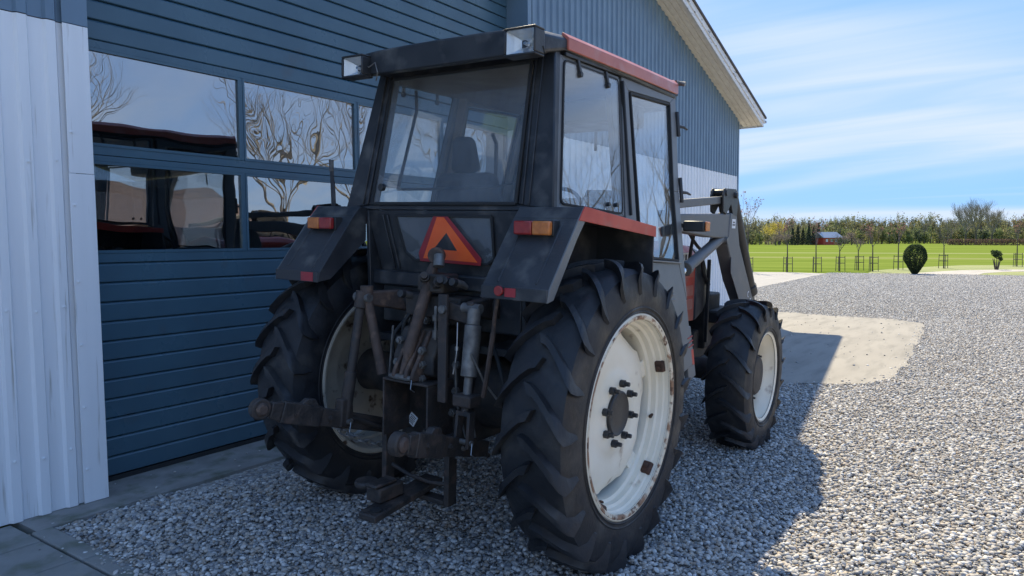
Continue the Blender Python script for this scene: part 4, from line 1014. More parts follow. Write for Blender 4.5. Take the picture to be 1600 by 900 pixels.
MB().tube((-.653, -.672, 1.425), (-.668, -.672, 1.425), .024, n=20).build('reflector', 'red_lens', fR, .003)
MB().box(-.654, -.6525, -.76, -.70, 1.40, 1.44).build('faded_reflector', 'red_film', fR)
MB().box(-.654, -.6525, .60, .70, 1.39, 1.44).build('faded_reflector', 'red_film', fL)
b = MB(); b.bar((-.28, .845, 1.80), (-.285, .85, 1.97), .034, .012, (1, 0, 0)); b.bar((-.285, .853, 1.965), (-.295, .85, 2.10), .030, .010, (1, 0, 0)); mb_ = b.build('mirror_bracket', 'cab_black', fL, .004)
b = MB(); b.bar((-.292, .853, 2.03), (-.297, .85, 2.102), .033, .014, (1, 0, 0)); b.build('bare_bracket_end', 'worn_steel', fL, .004)
b = MB(); b.bar((-.15, .75, 1.80), (-.13, .74, 1.95), .03, .02, (1, 0, 0)); b.build('grab_handle_stub', 'cab_black', fL, .004)

# ---- step and toolbox behind the right door
b = MB(); b.prism([SP(x, z, -1, -.005) for x, z in [(1.32, 1.08), (1.43, 1.06), (1.44, .72), (1.30, .70)]], (0, 0, 0), (0, .03, 0)); st_ = b.build('step_plate', 'door_grey', T, .006)
for k in range(3):
    MB().bar(SP(1.335, .985 - .030 * k, -1, -.002), SP(1.43, .995 - .030 * k, -1, -.002), .006, .013, (0, 1, 0)).build('red_stripe', 'red_paint', st_, .002)
b = MB(); b.prism([SP(x, z, -1, -.004) for x, z in [(1.35, .895), (1.43, .905), (1.425, .80), (1.39, .80)]], (0, -.003, 0), (0, .003, 0)); b.build('red_tip', 'red_paint', st_, .002)
b = MB(); b.box(1.45, 2.0, -.62, -.30, .62, .90); b.build('fuel_tank', 'housing', T, .03)
b = MB(); b.box(1.3, 2.3, -.40, -.28, .50, .58); b.bar((1.4, -.70, .55), (2.1, -.35, .50), .04, .03); b.build('side_rail', 'housing', T, .006)

# ---- bonnet
def bonnet_section(x, hw, zt, zb): return [(x, -hw, zb), (x, -hw, zt - .09), (x, -hw * .82, zt - .02), (x, 0, zt + .01), (x, hw * .82, zt - .02), (x, hw, zt - .09), (x, hw, zb)]
b = MB(); secs = [bonnet_section(1.46, .37, 1.66, .98), bonnet_section(2.2, .375, 1.64, .95), bonnet_section(2.78, .375, 1.60, .93)]
v = [p for s_ in secs for p in s_]; f = [(i * 7 + j, i * 7 + j + 1, i * 7 + j + 8, i * 7 + j + 7) for i in range(2) for j in range(6)] + [tuple(range(7)), tuple(14 + j for j in range(7))]
bn_ = b.add(v, f).build('bonnet', 'red_paint', T, .02)
b = MB(); secs = [bonnet_section(2.785, .380, 1.602, .93), bonnet_section(2.98, .380, 1.56, .99), bonnet_section(3.10, .372, 1.44, 1.08), bonnet_section(3.14, .35, 1.32, 1.2)]
v = [p for s_ in secs for p in s_]; f = [(i * 7 + j, i * 7 + j + 1, i * 7 + j + 8, i * 7 + j + 7) for i in range(3) for j in range(6)] + [tuple(range(7)), tuple(21 + j for j in range(7))]
b.add(v, f).build('nose_cowl', 'cab_black', bn_, .015)
for zz in (1.36, 1.20, 1.08):
    MB().box(2.50, 2.72, -.379, -.3745, zz - .045, zz + .045).build('bonnet_vent', 'red_faded', bn_, .006)
MB().box(2.46, 2.78, -.381, -.372, 1.425, 1.445).build('bonnet_seam', 'dark_rubber', bn_)
MB().box(2.52, 2.62, -.380, -.376, 1.33, 1.39).build('bonnet_latch', 'dark_rubber', bn_, .004)
MB().box(2.30, 2.62, -.3795, -.3762, 1.455, 1.53).build('bonnet_decal', 'sticker', bn_)
for xx in (2.35, 2.42, 2.49, 2.56): MB().box(xx, xx + .045, -.3806, -.3797, 1.468, 1.515).build('decal_print', 'print_black', bn_)

# ---- front loader
def loader(sg):
    y0, y1 = sg * .545, sg * .645
    ya, yb = min(y0, y1), max(y0, y1)
    b = MB(); b.prism([(x, 0, z) for x, z in [(1.62, 1.835), (2.86, 1.872), (2.86, 1.66), (2.4, 1.665), (1.62, 1.712)]], (0, ya, 0), (0, yb, 0))
    arm = b.build('loader_arm', 'loader_grey', T, .010)
    b = MB(); b.prism([(x, 0, z) for x, z in [(2.80, 1.878), (2.98, 1.862), (3.10, 1.60), (3.98, .72), (4.35, .25), (4.20, .22), (3.72, .70), (3.02, 1.28), (2.76, 1.60)]], (0, ya - .008, 0), (0, yb + .008, 0))
    kn = b.build('loader_leg', 'loader_grey', arm, .010)
    b = MB(); b.prism([(x, 0, z) for x, z in [(2.85, 1.50), (2.95, 1.44), (3.55, .86), (3.47, .80), (2.86, 1.36)]], (0, (ya if sg < 0 else yb) - .011 * (1 if sg < 0 else -1) - .004, 0), (0, (ya if sg < 0 else yb) - .011 * (1 if sg < 0 else -1) + .004, 0))
    b.build('leg_rib', 'loader_grey', kn, .003)
    # levelling bar and knee bracket
    MB().bar((1.62, sg * .60, 1.905), (2.84, sg * .60, 1.992), .05, .062).build('levelling_bar', 'loader_grey', arm, .008)
    b = MB()
    for yy in (ya + .0, yb - .0): b.prism([(x, 0, z) for x, z in [(2.58, 2.02), (2.62, 2.075), (2.92, 2.085), (3.00, 2.02), (2.98, 1.84), (2.86, 1.86), (2.80, 1.95), (2.68, 1.86), (2.60, 1.88)]], (0, yy - .008, 0), (0, yy + .008, 0))
    b.path([(2.90, ya - .03, 2.03), (2.90, yb + .03, 2.03)], .028, 10); b.path([(2.65, ya - .02, 2.04), (2.65, yb + .02, 2.04)], .028, 10)
    b.build('knee_bracket', 'hub_black', arm, .004)
    # tipping cylinder down the front of the leg
    p, q = Vector((2.96, sg * .60, 2.05)), Vector((3.62, sg * .62, 1.17)); d = q - p
    cy_ = MB().path([p, q], [.052, .052], 18).path([q - d.normalized() * .05, q + d.normalized() * .05], [.064, .064], 18).build('tipping_cylinder', 'hub_black', arm, .006)
    MB().path([q, q + d.normalized() * .75], .026, 12).build('tipping_rod', 'worn_steel', cy_, smooth=True)
    # lift cylinder
    p, q = Vector((1.82, sg * .60, 1.40)), Vector((2.70, sg * .60, 1.655)); d = (q - p)
    lc = MB().path([p + d * .14, q], [.044, .044], 18).path([p + d * .10, p + d * .16], [.054, .054], 18).build('lift_cylinder', 'loader_grey', arm, .006)
    MB().path([p, p + d * .12], .028, 14).build('lift_rod', 'chrome', lc, smooth=True)
    # tower
    b = MB(); b.prism([(x, 0, z) for x, z in [(1.50, 1.86), (1.70, 1.86), (1.95, 1.30), (1.95, .62), (1.60, .62), (1.60, 1.30)]], (0, ya - .02 if sg > 0 else yb - .02, 0), (0, ya + .02 if sg > 0 else yb + .02, 0))
    b.build('loader_tower', 'loader_grey', arm, .006)
    MB().path([(2.72, ya - .02, 1.64), (2.72, yb + .02, 1.64)], .03, 12).build('pivot_pin', 'worn_steel', arm)
    return arm
aR = loader(-1); aL = loader(1)
MB().path([(4.2, -.62, .34), (4.2, .62, .34)], .05, 14).build('loader_cross_tube', 'loader_grey', aR, smooth=True)
b = MB(); b.box(3.72, 3.86, -.70, -.56, .93, 1.02); b.tube((3.80, -.74, .975), (3.80, -.52, .975), .035); b.build('leg_knuckle', 'hub_black', aR, .012)
MB().box(2.835, 2.935, -.6565, -.6545, 1.745, 1.825).build('white_label', 'sticker', aR)
for zz, w_ in ((1.797, .045), (1.775, .07)): MB().box(2.885 - w_ / 2, 2.885 + w_ / 2, -.6578, -.6567, zz - .006, zz + .006).build('label_print', 'print_black', aR)
# worn white lettering down the lower leg
for k in range(4):
    x_, z_ = 3.44 + .075 * k, 1.135 - .072 * k
    b = MB(); pts = [Vector((x_ + .022 * math.cos(t), -.6555, z_ + .026 * math.sin(t))) for t in [R(40 + 35 * i) for i in range(8 - k % 2 * 2)]]
    for i in range(len(pts) - 1): b.bar(pts[i], pts[i + 1], .010, .002, (0, 1, 0))
    b.build('leg_lettering', 'sticker', aR)
# hoses looping across the loader
for pts in ([(2.2, -.50, 1.72), (2.45, -.48, 1.60), (2.75, -.46, 1.52), (3.0, -.45, 1.60), (2.95, -.5, 1.75)], [(2.80, -.50, 1.66), (2.70, -.44, 1.45), (2.95, -.40, 1.30), (3.2, -.38, 1.20), (3.4, -.2, 1.25), (3.5, 0, 1.2)],
            [(3.0, .50, 1.55), (3.05, .40, 1.30), (3.3, .30, 1.22), (3.45, .1, 1.30), (3.4, -.1, 1.15)], [(2.35, -.50, 1.7), (2.36, -.46, 1.5), (2.5, -.44, 1.42)], [(3.2, .3, 1.1), (3.35, .2, 1.02), (3.5, .0, 1.08), (3.55, -.25, 1.0)]):
    fine = [Vector(pts[0])]
    for i in range(len(pts) - 1):
        for s_ in range(1, 5): fine.append(Vector(pts[i]).lerp(Vector(pts[i + 1]), s_ / 4))
    for _ in range(4): fine = [fine[0]] + [(fine[i - 1] + fine[i] * 2 + fine[i + 1]) / 4 for i in range(1, len(fine) - 1)] + [fine[-1]]
    MB().path(fine, .014, 8).build('loader_hose', 'dark_rubber', T, smooth=True)
b = MB(); b.box(3.14, 3.55, -.36, .36, .62, 1.13); b.box(3.0, 3.6, -.30, .30, .52, .80); b.box(3.2, 3.75, -.50, .50, .86, .98); b.build('front_weight_block', 'housing', T, .02)
b = MB(); b.bar((3.05, -.40, .7), (3.05, -.40, 1.46), .03, .03); b.bar((3.05, .40, .7), (3.05, .40, 1.46), .03, .03); b.build('grille_guard', 'hub_black', T, .006)
# indicator on its arm by the front post
b = MB(); b.box(1.44, 1.53, -.895, -.74, 1.712, 1.785); ind = b.build('indicator_lamp', 'hub_black', T, .012)
MB().box(1.445, 1.525, -.908, -.8955, 1.716, 1.781).build('amber_lens', 'amber_lens', ind, .006)
MB().bar((1.49, -.745, 1.75), (1.46, -.66, 1.76), .03, .03).build('indicator_arm', 'hub_black', ind, .004)

# ================================================================== TREES AND FAR THINGS
def twigs(b, p, d, l, r, lev, rng, spread=.55, n_child=(3, 4), up=.15, sides=4, ends=None):
    """recursive bare branching"""
    pts = [p]; rs = [r]; q = p.copy(); dd = d.copy(); k = 3
    for i in range(k):
        dd = (dd + Vector((rng.gauss(0, .10), rng.gauss(0, .10), rng.gauss(0, .06) + up * .3))).normalized(); q = q + dd * l / k; pts.append(q.copy()); rs.append(r * (1 - .45 * (i + 1) / k))
    b.path(pts, rs, sides if lev > 1 else 3, False)
    if lev == 0:
        if ends is not None: ends.append(q.copy())
        return
    for i in range(rng.randint(*n_child)):
        t = rng.uniform(.45, 1.0) if i else 1.0
        o = pts[0].lerp(pts[-1], t) if t < .99 else pts[-1]
        if t < .99: o = pts[1].lerp(pts[2], rng.random()) if rng.random() < .5 else pts[2].lerp(pts[3], rng.random())
        nd = (dd + Vector((rng.gauss(0, spread), rng.gauss(0, spread), rng.gauss(0, spread * .5) + up))).normalized()
        twigs(b, o, nd, l * rng.uniform(.58, .8), r * .55, lev - 1, rng, spread, n_child, up, sides, ends)
def leaf_cloud(b, c, rad, n, size, rng, fill=.5, shape=None):
    """small leaf faces spread through an uneven volume of lobes"""
    lobes = [(Vector((rng.gauss(0, .42), rng.gauss(0, .42), rng.gauss(0, .36))), rng.uniform(.38, .62)) for _ in range(7)]
    for i in range(n):
        if shape: p = shape(rng)
        else:
            lc, lr = rng.choice(lobes); v = Vector((rng.gauss(0, 1), rng.gauss(0, 1), rng.gauss(0, 1))).normalized() * lr * rng.uniform(fill, 1.05); p = lc + v
        p = Vector((c[0] + p.x * rad[0], c[1] + p.y * rad[1], c[2] + p.z * rad[2]))
        a = Vector((rng.gauss(0, 1), rng.gauss(0, 1), rng.gauss(0, 1))).normalized(); e = a.cross(Vector((rng.gauss(0, 1), rng.gauss(0, 1), rng.gauss(0, 1)))).normalized()
        s = size * rng.uniform(.6, 1.4); k = len(b.v)
        b.v += [tuple(p - a * s), tuple(p + e * s * .55), tuple(p + a * s), tuple(p - e * s * .55)]; b.f.append((k, k + 1, k + 2, k + 3))
# --- row of young staked trees along the field edge
rows = [(36.9, 10.75, 3.9, 1.0, 'pink'), (37.9, 9.05, 2.75, .8, 'pink'), (38.5, 7.80, 2.65, .8, 'pink'), (40.0, 6.95, 2.05, .55, 'bare'), (41.5, 6.30, 2.0, .5, 'bare'),
        (40.5, 5.48, 2.45, .65, 'pink'), (43.3, 4.62, 2.6, .65, 'pink'), (46.0, 2.68, 2.35, .55, 'bare'), (50.5, -.68, 2.9, .7, 'pink')]
ordn = ['first', 'second', 'third', 'fourth', 'fifth', 'sixth', 'seventh', 'eighth', 'ninth']
where = ['just right of the loader, tallest of the row', 'in the row left of the red house', 'in the row right below the dark spruces', 'thin and bare, below the red house', 'thinnest and barest of the row', 'in the row left of the round yew', 'next to the round yew on its left', 'thin and bare, right of the round yew', 'at the right edge of the picture']
for i, (x, y, h, cr, kind) in enumerate(rows):
    rng = random.Random(50 + i); t = empty('young_tree', (x, y, -.05))
    tag(t, 'young staked tree, ' + ordn[i] + ' from the left, ' + where[i], 'tree', 'young staked trees along the field')
    b = MB(); b.path([(0, 0, 0), (.01, .01, h * .3), (0, .02, h * .55)], [.035, .030, .022], 7); b.build('trunk', 'bark', t)
    b = MB(); ends = []
    for k in range(6):
        a = rng.uniform(0, 6.28); twigs(b, Vector((0, .02, h * (.48 + .03 * k))), Vector((math.cos(a) * .6, math.sin(a) * .6, 1)).normalized(), h * .20, .013, 2, rng, .32, (2, 4), .28, 4, ends)
    b.build('crown', 'twig', t)
    if kind == 'pink':
        b = MB()
        for e in ends:
            for _ in range(2): leaf_cloud(b, e, (.06, .06, .08), 2, .035, rng)
        b.build('buds', 'bud_pink', t)
    gd = empty('tree_guard', (x, y, -.05), (0, 0, rng.uniform(0, 1.5)))
    tag(gd, 'wooden stake frame round the ' + ordn[i] + ' young tree from the left', 'tree guard', 'stake frames round the young trees')
    pts = [(.26 * math.cos(2.094 * k), .26 * math.sin(2.094 * k)) for k in range(3)]
    for k in range(3):
        MB().tube((pts[k][0], pts[k][1], 0), (pts[k][0] * .94, pts[k][1] * .94, .78), .017, n=8).build('stake', 'post_wood', gd)
        n_ = (k + 1) % 3
        for zz in (.72, .42): MB().bar((*[q * .95 for q in pts[k]], zz), (*[q * .95 for q in pts[n_]], zz), .016, .030).build('rail', 'post_wood', gd)
# --- clipped yews
def yew(x, y, h, w, label, seed, loose=False):
    rng = random.Random(seed); t = empty('clipped_yew', (x, y, -.05)); tag(t, label, 'shrub')
    b = MB(); ks = 5 if loose else 6
    for k in range(ks):
        a = 6.28 * k / ks; b.path([(.06 * math.cos(a), .06 * math.sin(a), 0), (w * .18 * math.cos(a), w * .18 * math.sin(a), h * .35), (w * .26 * math.cos(a), w * .26 * math.sin(a), h * .6)], [.03, .025, .015], 6)
    b.build('stems', 'bark', t)
    b = MB()
    if loose:
        for (cx, cy, cz, r_) in ((-.22, .1, .80, .25), (.24, -.1, .84, .22), (.05, .18, .92, .2), (-.02, -.2, .62, .18)):
            leaf_cloud(b, (cx * w, cy * w, cz * h), (r_ * w * 1.2, r_ * w * 1.2, r_ * h * .8), 420, .035, rng)
    else:
        def egg(rg):
            while True:
                u = rg.uniform(0, 1); a = rg.uniform(0, 6.283); z = u
                prof = .17 + .83 * min(1, z / .5) ** .9 if z < .5 else math.sqrt(max(0, 1 - ((z - .5) / .52) ** 2.4))
                prof *= 1 + .05 * mnoise.noise((3 * math.cos(a), 3 * math.sin(a), 5 * z))
                r_ = prof * (1 - .22 * rg.random() ** 2)
                return Vector((r_ * math.cos(a), r_ * math.sin(a), z))
        leaf_cloud(b, (0, 0, .04), (w / 2, w / 2, h - .04), 11000, .028, rng, shape=egg)
    b.build('foliage', 'yew', t)
yew(37.35, 3.31, 1.40, .98, 'dark clipped yew shaped like an upturned egg at the gravel edge', 3)
yew(45.2, .26, .98, .72, 'small dark shrub on several bare stems beside the garden path', 4, True)
# --- wood on the skyline, one mass of crowns and trunks
rngw = random.Random(21)
fwd2 = Vector((cfw.x, cfw.y)).normalized(); rt2 = Vector((crt.x, crt.y)).normalized()
def at(px, dist):          # ground point seen at picture column px, at that distance along the view
    v = fwd2 * dist + rt2 * dist * (px - 800) / 1112; return v.x, v.y
def wood():
    parts = {k: MB() for k in ('leaf_olive', 'leaf_green', 'leaf_brown', 'leaf_dark', 'twig')}
    px = 900
    while px < 2250:
        for row in range(3):
            dist = 205 + 18 * row + rngw.uniform(-5, 5); x, y = at(px + rngw.uniform(-6, 6), dist)
            u = (px - 1150) / 450
            h = (6.9 + row * 1.15 + .9 * mnoise.noise((px * .011, row * 3.1, .5)) + rngw.uniform(-.5, .8))
            kind = rngw.random()
            if 1155 < px < 1290: mt = 'leaf_brown' if kind < .7 else 'leaf_olive'
            elif px < 1470: mt = 'leaf_olive' if kind < .5 else 'leaf_green' if kind < .88 else 'leaf_brown' if kind < .94 else 'leaf_dark'
            else: mt = 'leaf_brown' if kind < .35 else 'leaf_olive' if kind < .9 else 'leaf_dark'
            if row == 0: h *= .74; mt = mt if rngw.random() < .55 else 'leaf_green'
            b = parts[mt]; parts['twig'].path([(x, y, -.05), (x + rngw.uniform(-.3, .3), y, h * .8)], [.13, .04], 4, False)
            for k in range(4):
                a = rngw.uniform(0, 6.28); parts['twig'].path([(x, y, h * rngw.uniform(.35, .6)), (x + math.cos(a) * 1.0, y + math.sin(a) * 1.0, h * rngw.uniform(.75, .95))], [.06, .02], 3, False)
            leaf_cloud(b, (x, y, h * (.48 if row else .42)), (2.0, 2.0, h * .46), 400, .23, rngw, .0)
        px += rngw.uniform(4.0, 5.6)
    me = None; vs = []; fs = []; ms = []; mats = []
    for i, (k, b) in enumerate(parts.items()):
        o = len(vs); vs += b.v; fs += [tuple(q + o for q in f) for f in b.f]; ms += [i] * len(b.f); mats.append(k)
    me = bpy.data.meshes.new('woodland'); me.from_pydata(vs, [], fs); me.update()
    for k in mats: me.materials.append(MATS[k])
    me.polygons.foreach_set('material_index', ms)
    o = link('woodland', me, None); o['kind'] = 'stuff'; o['label'] = 'mixed spring woodland along the far edge of the field'; o['category'] = 'woodland'
wood()
# yellow-green tree, grey shrub, spruces before the farm
def crown_tree(name, px, dist, h, w, mt, label, n, seed, size=.2, low=.30, cat='tree', trunk=True, group=None):
    rng = random.Random(seed); x, y = at(px, dist); t = empty(name, (x, y, -.06)); tag(t, label, cat, group)
    if trunk:
        b = MB(); b.path([(0, 0, 0), (.1, 0, h * .4), (0, .1, h * .85)], [.17, .12, .03], 7)
        for k in range(9):
            a = rng.uniform(0, 6.28); z = h * rng.uniform(.3, .7); b.path([(.05, 0, z), (math.cos(a) * w * .3, math.sin(a) * w * .3, z + h * .2)], [.06, .015], 4, False)
        b.build('trunk', 'bark', t)
    b = MB(); leaf_cloud(b, (0, 0, h * (low + (1 - low) / 2)), (w / 2, w / 2, h * (1 - low) * .52), n, size, rng, .2); b.build('crown', mt, t); return t
crown_tree('birch_tree', 1217, 190, 6.9, 6.6, 'leaf_yellow', 'yellow green tree rising left of the dark spruces', 1500, 5, .17, .22)
crown_tree('bare_shrub', 1212, 178, 3.6, 5.2, 'shrub_grey', 'rounded grey leafless shrub left of the dark spruces', 1500, 6, .10, .0, 'shrub')
crown_tree('bare_shrub', 1330, 178, 3.7, 6.0, 'shrub_grey', 'wide grey leafless shrub right of the red house', 1500, 8, .11, .0, 'shrub')
crown_tree('dark_bush', 1312, 176, 2.4, 4.6, 'leaf_dark', 'low dark bush in front of the red house on its right', 900, 9, .12, .0, 'shrub')
for i, (px, h) in enumerate(((1238, 4.6), (1246, 5.0), (1254, 4.4), (1263, 5.5), (1270, 4.6), (1278, 5.6))):
    rng = random.Random(80 + i); x, y = at(px, 183 + (i % 3) * 1.5); t = empty('spruce_tree', (x, y, -.06))
    tag(t, 'dark spruce, %s from the left in the clump beside the red house' % ordn[i], 'spruce', 'dark spruces by the farm')
    MB().path([(0, 0, 0), (0, 0, h * .98)], [.10, .015], 6).build('trunk', 'bark', t)
    def cone(rg): 
        z = rg.random() ** 1.3; a = rg.uniform(0, 6.283); r_ = (1 - z) * (.75 + .25 * math.sin(z * 40)) * (1 - .4 * rg.random() ** 2) + .03; return Vector((r_ * math.cos(a), r_ * math.sin(a), z))
    b = MB(); leaf_cloud(b, (0, 0, .1), (1.05, 1.05, h), 1500, .12, rng, shape=cone); b.build('crown', 'spruce', t)
# red farmhouse
x, y = at(1291, 186); fh = empty('farmhouse', (x, y, -.06), (0, 0, R(-35))); tag(fh, 'red house with pale grey roof far across the field', 'house')
b = MB(); b.box(-3, 3, -2, 2, 0, 1.9); b.build('wall', 'red_paint', fh)
b = MB(); b.prism([(-3.3, -2.4, 1.85), (-3.3, 2.4, 1.85), (-3.3, 0, 3.35)], (0, 0, 0), (6.6, 0, 0)); b.build('roof', 'galvanised', fh)
for k in range(3): MB().box(-2.2 + 1.6 * k, -1.5 + 1.6 * k, -2.03, -2.0, .8, 1.5).build('window', 'sticker', fh)
# big bare tree and hedge on the right
def bare_tree(name, x, y, h, label, seed, mat='twig_pale', lev=5, r=.22, spread=.38, group=None, stems=1, nc=(3, 4)):
    rng = random.Random(seed); t = empty(name, (x, y, -.06)); tag(t, label, 'tree', group)
    b = MB(); b.path([(0, 0, 0), (.05, .05, h * .15), (.0, .1, h * .32)], [r * 1.2, r, r * .8], 9); b.build('trunk', 'bark', t)
    b = MB()
    for k in range(5 + stems):
        a = 6.283 * k / (5 + stems) + rng.uniform(-.3, .3); s_ = rng.uniform(.35, .75)
        twigs(b, Vector((0, .08, h * rng.uniform(.2, .32))), Vector((math.cos(a) * s_, math.sin(a) * s_, 1)).normalized(), h * .24, r * .5, lev - 1, rng, spread, nc, .16)
    b.build('crown', mat, t); return t
x, y = at(1524, 168); bare_tree('bare_tree', x, y, 11.8, 'tall bare spreading tree standing above the hedge on the right', 31, lev=6, r=.22, spread=.34, stems=6, nc=(2, 4))
x, y = at(1549, 171); bare_tree('bare_tree', x, y, 10.2, 'bare tree leaning against the right side of the tall spreading one', 35, lev=6, r=.20, spread=.36, stems=4, nc=(2, 4))
x, y = at(1508, 166); bare_tree('bare_tree', x, y, 10.6, 'many stemmed bare tree close on the left of the tall spreading one', 36, lev=6, r=.20, spread=.36, stems=4, nc=(2, 4))
x, y = at(1486, 180); bare_tree('bare_tree', x, y, 7.6, 'slender bare tree, leftmost of the clump above the hedge', 32, lev=5, r=.14, spread=.30)
x, y = at(1448, 215); bare_tree('bare_tree', x, y, 10.2, 'faint bare tree above the woodland, left of the tall spreading one', 33, lev=4, r=.14, spread=.34)
rng = random.Random(12); b = MB(); xa, ya_ = at(1478, 160); xb_, yb_ = at(1720, 132)
for i in range(5200):
    t = rng.random(); c = (xa + (xb_ - xa) * t + rng.uniform(-.5, .5), ya_ + (yb_ - ya_) * t + rng.uniform(-.5, .5), rng.uniform(0, 1) * (1.35 + .08 * mnoise.noise((t * 40, 0, 0))))
    a = Vector((rng.gauss(0, 1), rng.gauss(0, 1), rng.gauss(0, 1))).normalized(); e = a.cross(Vector((rng.gauss(0, 1), rng.gauss(0, 1), rng.gauss(0, 1)))).normalized(); p = Vector(c); k = len(b.v)
    b.v += [tuple(p - a * .13), tuple(p + e * .08), tuple(p + a * .13), tuple(p - e * .08)]; b.f.append((k, k + 1, k + 2, k + 3))
tag(b.build('clipped_hedge', 'hedge_brown', loc=(0, 0, -.06)), 'long low brown clipped hedge along the field on the right', 'hedge')
# --- the yard behind the photographer, seen only as reflections in the panes
for i, (x, y, h, l_) in enumerate(((19.5, -15, 10, 'bare yard tree mirrored in the second garage pane'), (27, -19, 11, 'bare yard tree mirrored in the third garage pane'), (13.5, -22, 11, 'bare yard tree mirrored in the first garage pane'),
                                   (27, -10.8, 11, 'bare yard tree mirrored in the cab quarter window'), (32.5, -9.6, 10.5, 'bare yard tree mirrored in the cab door window'))):
    bare_tree('bare_tree', x, y, h, l_, 60 + i, 'twig_pale', 6, .15, .40, nc=(2, 3))
bh = empty('brick_house', (9.0, -17, -.06), (0, 0, R(8))); tag(bh, 'brick house with red tiled roof mirrored in the lower garage panes', 'house')
MB().box(-6, 7.5, -4, 3.2, 0, 2.5).build('wall', 'stone_house', bh)
b = MB(); b.prism([(-6.4, -4.5, 2.4), (-6.4, 3.7, 2.4), (-6.4, -.4, 3.9)], (0, 0, 0), (14.3, 0, 0)); b.build('roof', 'red_tiles', bh)
for k in range(4):
    w_ = MB().box(-5 + 2.4 * k, -3.9 + 2.4 * k, 3.2, 3.24, .9, 2.0).build('window', 'sticker', bh)
    MB().box(-4.93 + 2.4 * k, -3.97 + 2.4 * k, 3.24, 3.26, .97, 1.93).build('pane', 'hub_black', w_)

# ================================================================== LOOSE STONES
col = bpy.data.collections.new('pebble_shapes')
for i in range(9):
    rng = random.Random(200 + i); bm = bmesh.new(); bmesh.ops.create_icosphere(bm, subdivisions=2, radius=.5)
    ax_ = (rng.uniform(.95, 1.25), rng.uniform(.75, .95), rng.uniform(.48, .70)); sh = Vector((rng.uniform(0, 50), rng.uniform(0, 50), i))
    for v in bm.verts:
        k = 1 + .30 * mnoise.noise(v.co * 2.2 + sh) + .10 * mnoise.noise(v.co * 6 + sh)
        v.co = Vector((v.co.x * ax_[0] * k, v.co.y * ax_[1] * k, v.co.z * ax_[2] * k))
    me = bpy.data.meshes.new('pebble'); bm.to_mesh(me); bm.free(); me.materials.append(MATS['pebble'])
    for p in me.polygons: p.use_smooth = True
    col.objects.link(bpy.data.objects.new('pebble', me))
nr = np.random.default_rng(5)
def in_pad(x, y):
    inside = np.zeros(len(x), bool); n = len(pad2)
    for i in range(n):
        x0, y0 = pad2[i]; x1, y1 = pad2[(i + 1) % n]
        c = ((y0 > y) != (y1 > y)) & (x < (x1 - x0) * (y - y0) / ((y1 - y0) if y1 != y0 else 1e-9) + x0); inside ^= c
    return inside
def scatter(r0, r1, a0, a1, dens, s0, s1):
    area = .5 * (r1 * r1 - r0 * r0) * (a1 - a0); n = int(area * dens)
    r = np.sqrt(nr.uniform(r0 * r0, r1 * r1, n)); a = nr.uniform(a0, a1, n)   # a: from Y toward X
    x, y = r * np.sin(a), r * np.cos(a); s = s0 + (s1 - s0) * nr.random(n) ** 2.3
    edge = 4.60 + .10 * np.sin(x * 3.1) + .07 * np.sin(x * 7.7) + .05 * nr.normal(size=n)
    ok = (y < edge) | (x > 16.1) & (y < 4.7 + .42 * (x - 16)) & (y < 7.0)
    ok &= (x > 1.80 + .04 * np.sin(y * 5) + .05 * nr.normal(size=n)) & (x < 37.6 + .3 * nr.normal(size=n))
    ip = in_pad(x + .11 * nr.normal(size=n), y + .11 * nr.normal(size=n)) & in_pad(x, y) | in_pad(x + .35 * nr.normal(size=n), y + .35 * nr.normal(size=n)) & in_pad(x, y) & (nr.random(n) < .95); keep = nr.random(n) < .004
    ok &= (~ip) | keep
    x, y, s, ip = x[ok], y[ok], s[ok], ip[ok]
    z = gh(x, y) + s * .12 + np.where(ip, .006, 0) + nr.uniform(-.006, .004, len(x))
    return np.stack([x, y, z, s], 1)
P = np.concatenate([scatter(1.8, 5.2, R(8), R(112), 4300, .009, .036), scatter(5.2, 9.5, R(38), R(102), 3500, .010, .036), scatter(9.5, 17, R(66), R(100), 2300, .013, .036), scatter(17, 39, R(70), R(98), 950, .018, .040)])
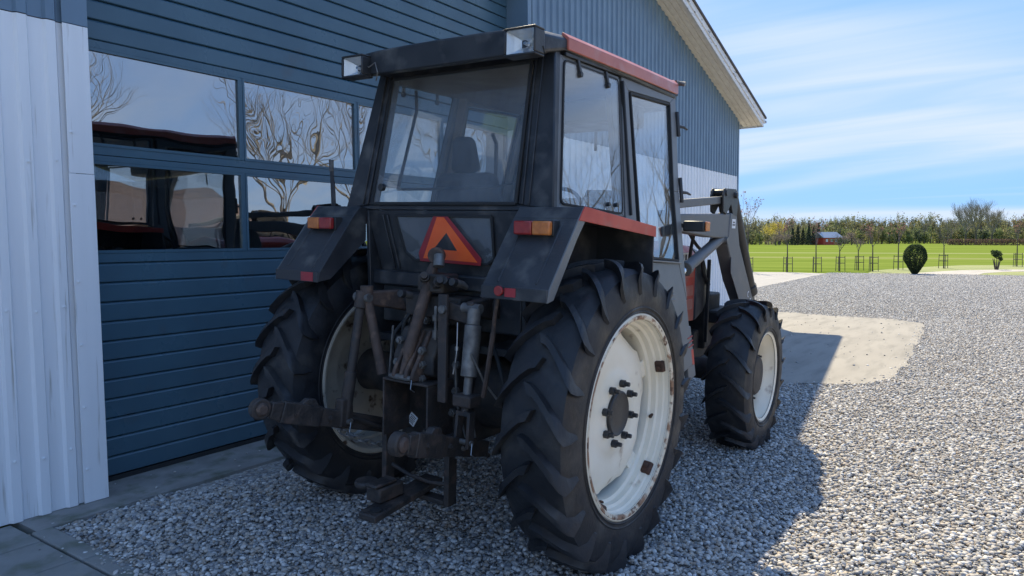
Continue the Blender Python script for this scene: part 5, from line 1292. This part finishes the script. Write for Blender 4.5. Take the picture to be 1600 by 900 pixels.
# a few strays kicked onto the apron and paving
m_ = 260; xs_ = nr.uniform(0.3, 7, m_); ys_ = nr.uniform(3.0, 5.0, m_); k_ = ((xs_ < 1.8) & (ys_ < 4.75)) | ((ys_ > 4.6) & (xs_ > 2.3))
P = np.concatenate([P, np.stack([xs_, ys_, np.full(m_, .006), nr.uniform(.008, .022, m_)], 1)[k_]])
me = bpy.data.meshes.new('gravel'); me.vertices.add(len(P)); me.vertices.foreach_set('co', P[:, :3].astype(np.float32).ravel()); me.update()
at_ = me.attributes.new('scl', 'FLOAT', 'POINT'); at_.data.foreach_set('value', P[:, 3].astype(np.float32))
gr = bpy.data.objects.new('gravel', me); scene.collection.objects.link(gr)
gr['kind'] = 'stuff'; gr['label'] = 'loose grey pebble gravel covering the yard'; gr['category'] = 'gravel'
ng = bpy.data.node_groups.new('pebbles', 'GeometryNodeTree')
ng.interface.new_socket('Geometry', in_out='INPUT', socket_type='NodeSocketGeometry'); ng.interface.new_socket('Geometry', in_out='OUTPUT', socket_type='NodeSocketGeometry')
N = ng.nodes; Lk = ng.links
gi, go = N.new('NodeGroupInput'), N.new('NodeGroupOutput'); ip_ = N.new('GeometryNodeInstanceOnPoints'); ci = N.new('GeometryNodeCollectionInfo')
ci.inputs['Collection'].default_value = col; ci.inputs['Separate Children'].default_value = True; ci.inputs['Reset Children'].default_value = True
na = N.new('GeometryNodeInputNamedAttribute'); na.data_type = 'FLOAT'; na.inputs['Name'].default_value = 'scl'
rv = N.new('FunctionNodeRandomValue'); rv.data_type = 'FLOAT_VECTOR'; rv.inputs[0].default_value = (-.5, -.5, 0); rv.inputs[1].default_value = (.5, .5, 6.283)
ip_.inputs['Pick Instance'].default_value = True
Lk.new(gi.outputs[0], ip_.inputs['Points']); Lk.new(ci.outputs[0], ip_.inputs['Instance']); Lk.new(rv.outputs[0], ip_.inputs['Rotation']); Lk.new(na.outputs[0], ip_.inputs['Scale']); Lk.new(ip_.outputs[0], go.inputs[0])
gr.modifiers.new('pebbles', 'NODES').node_group = ng
print('pebbles', len(P))
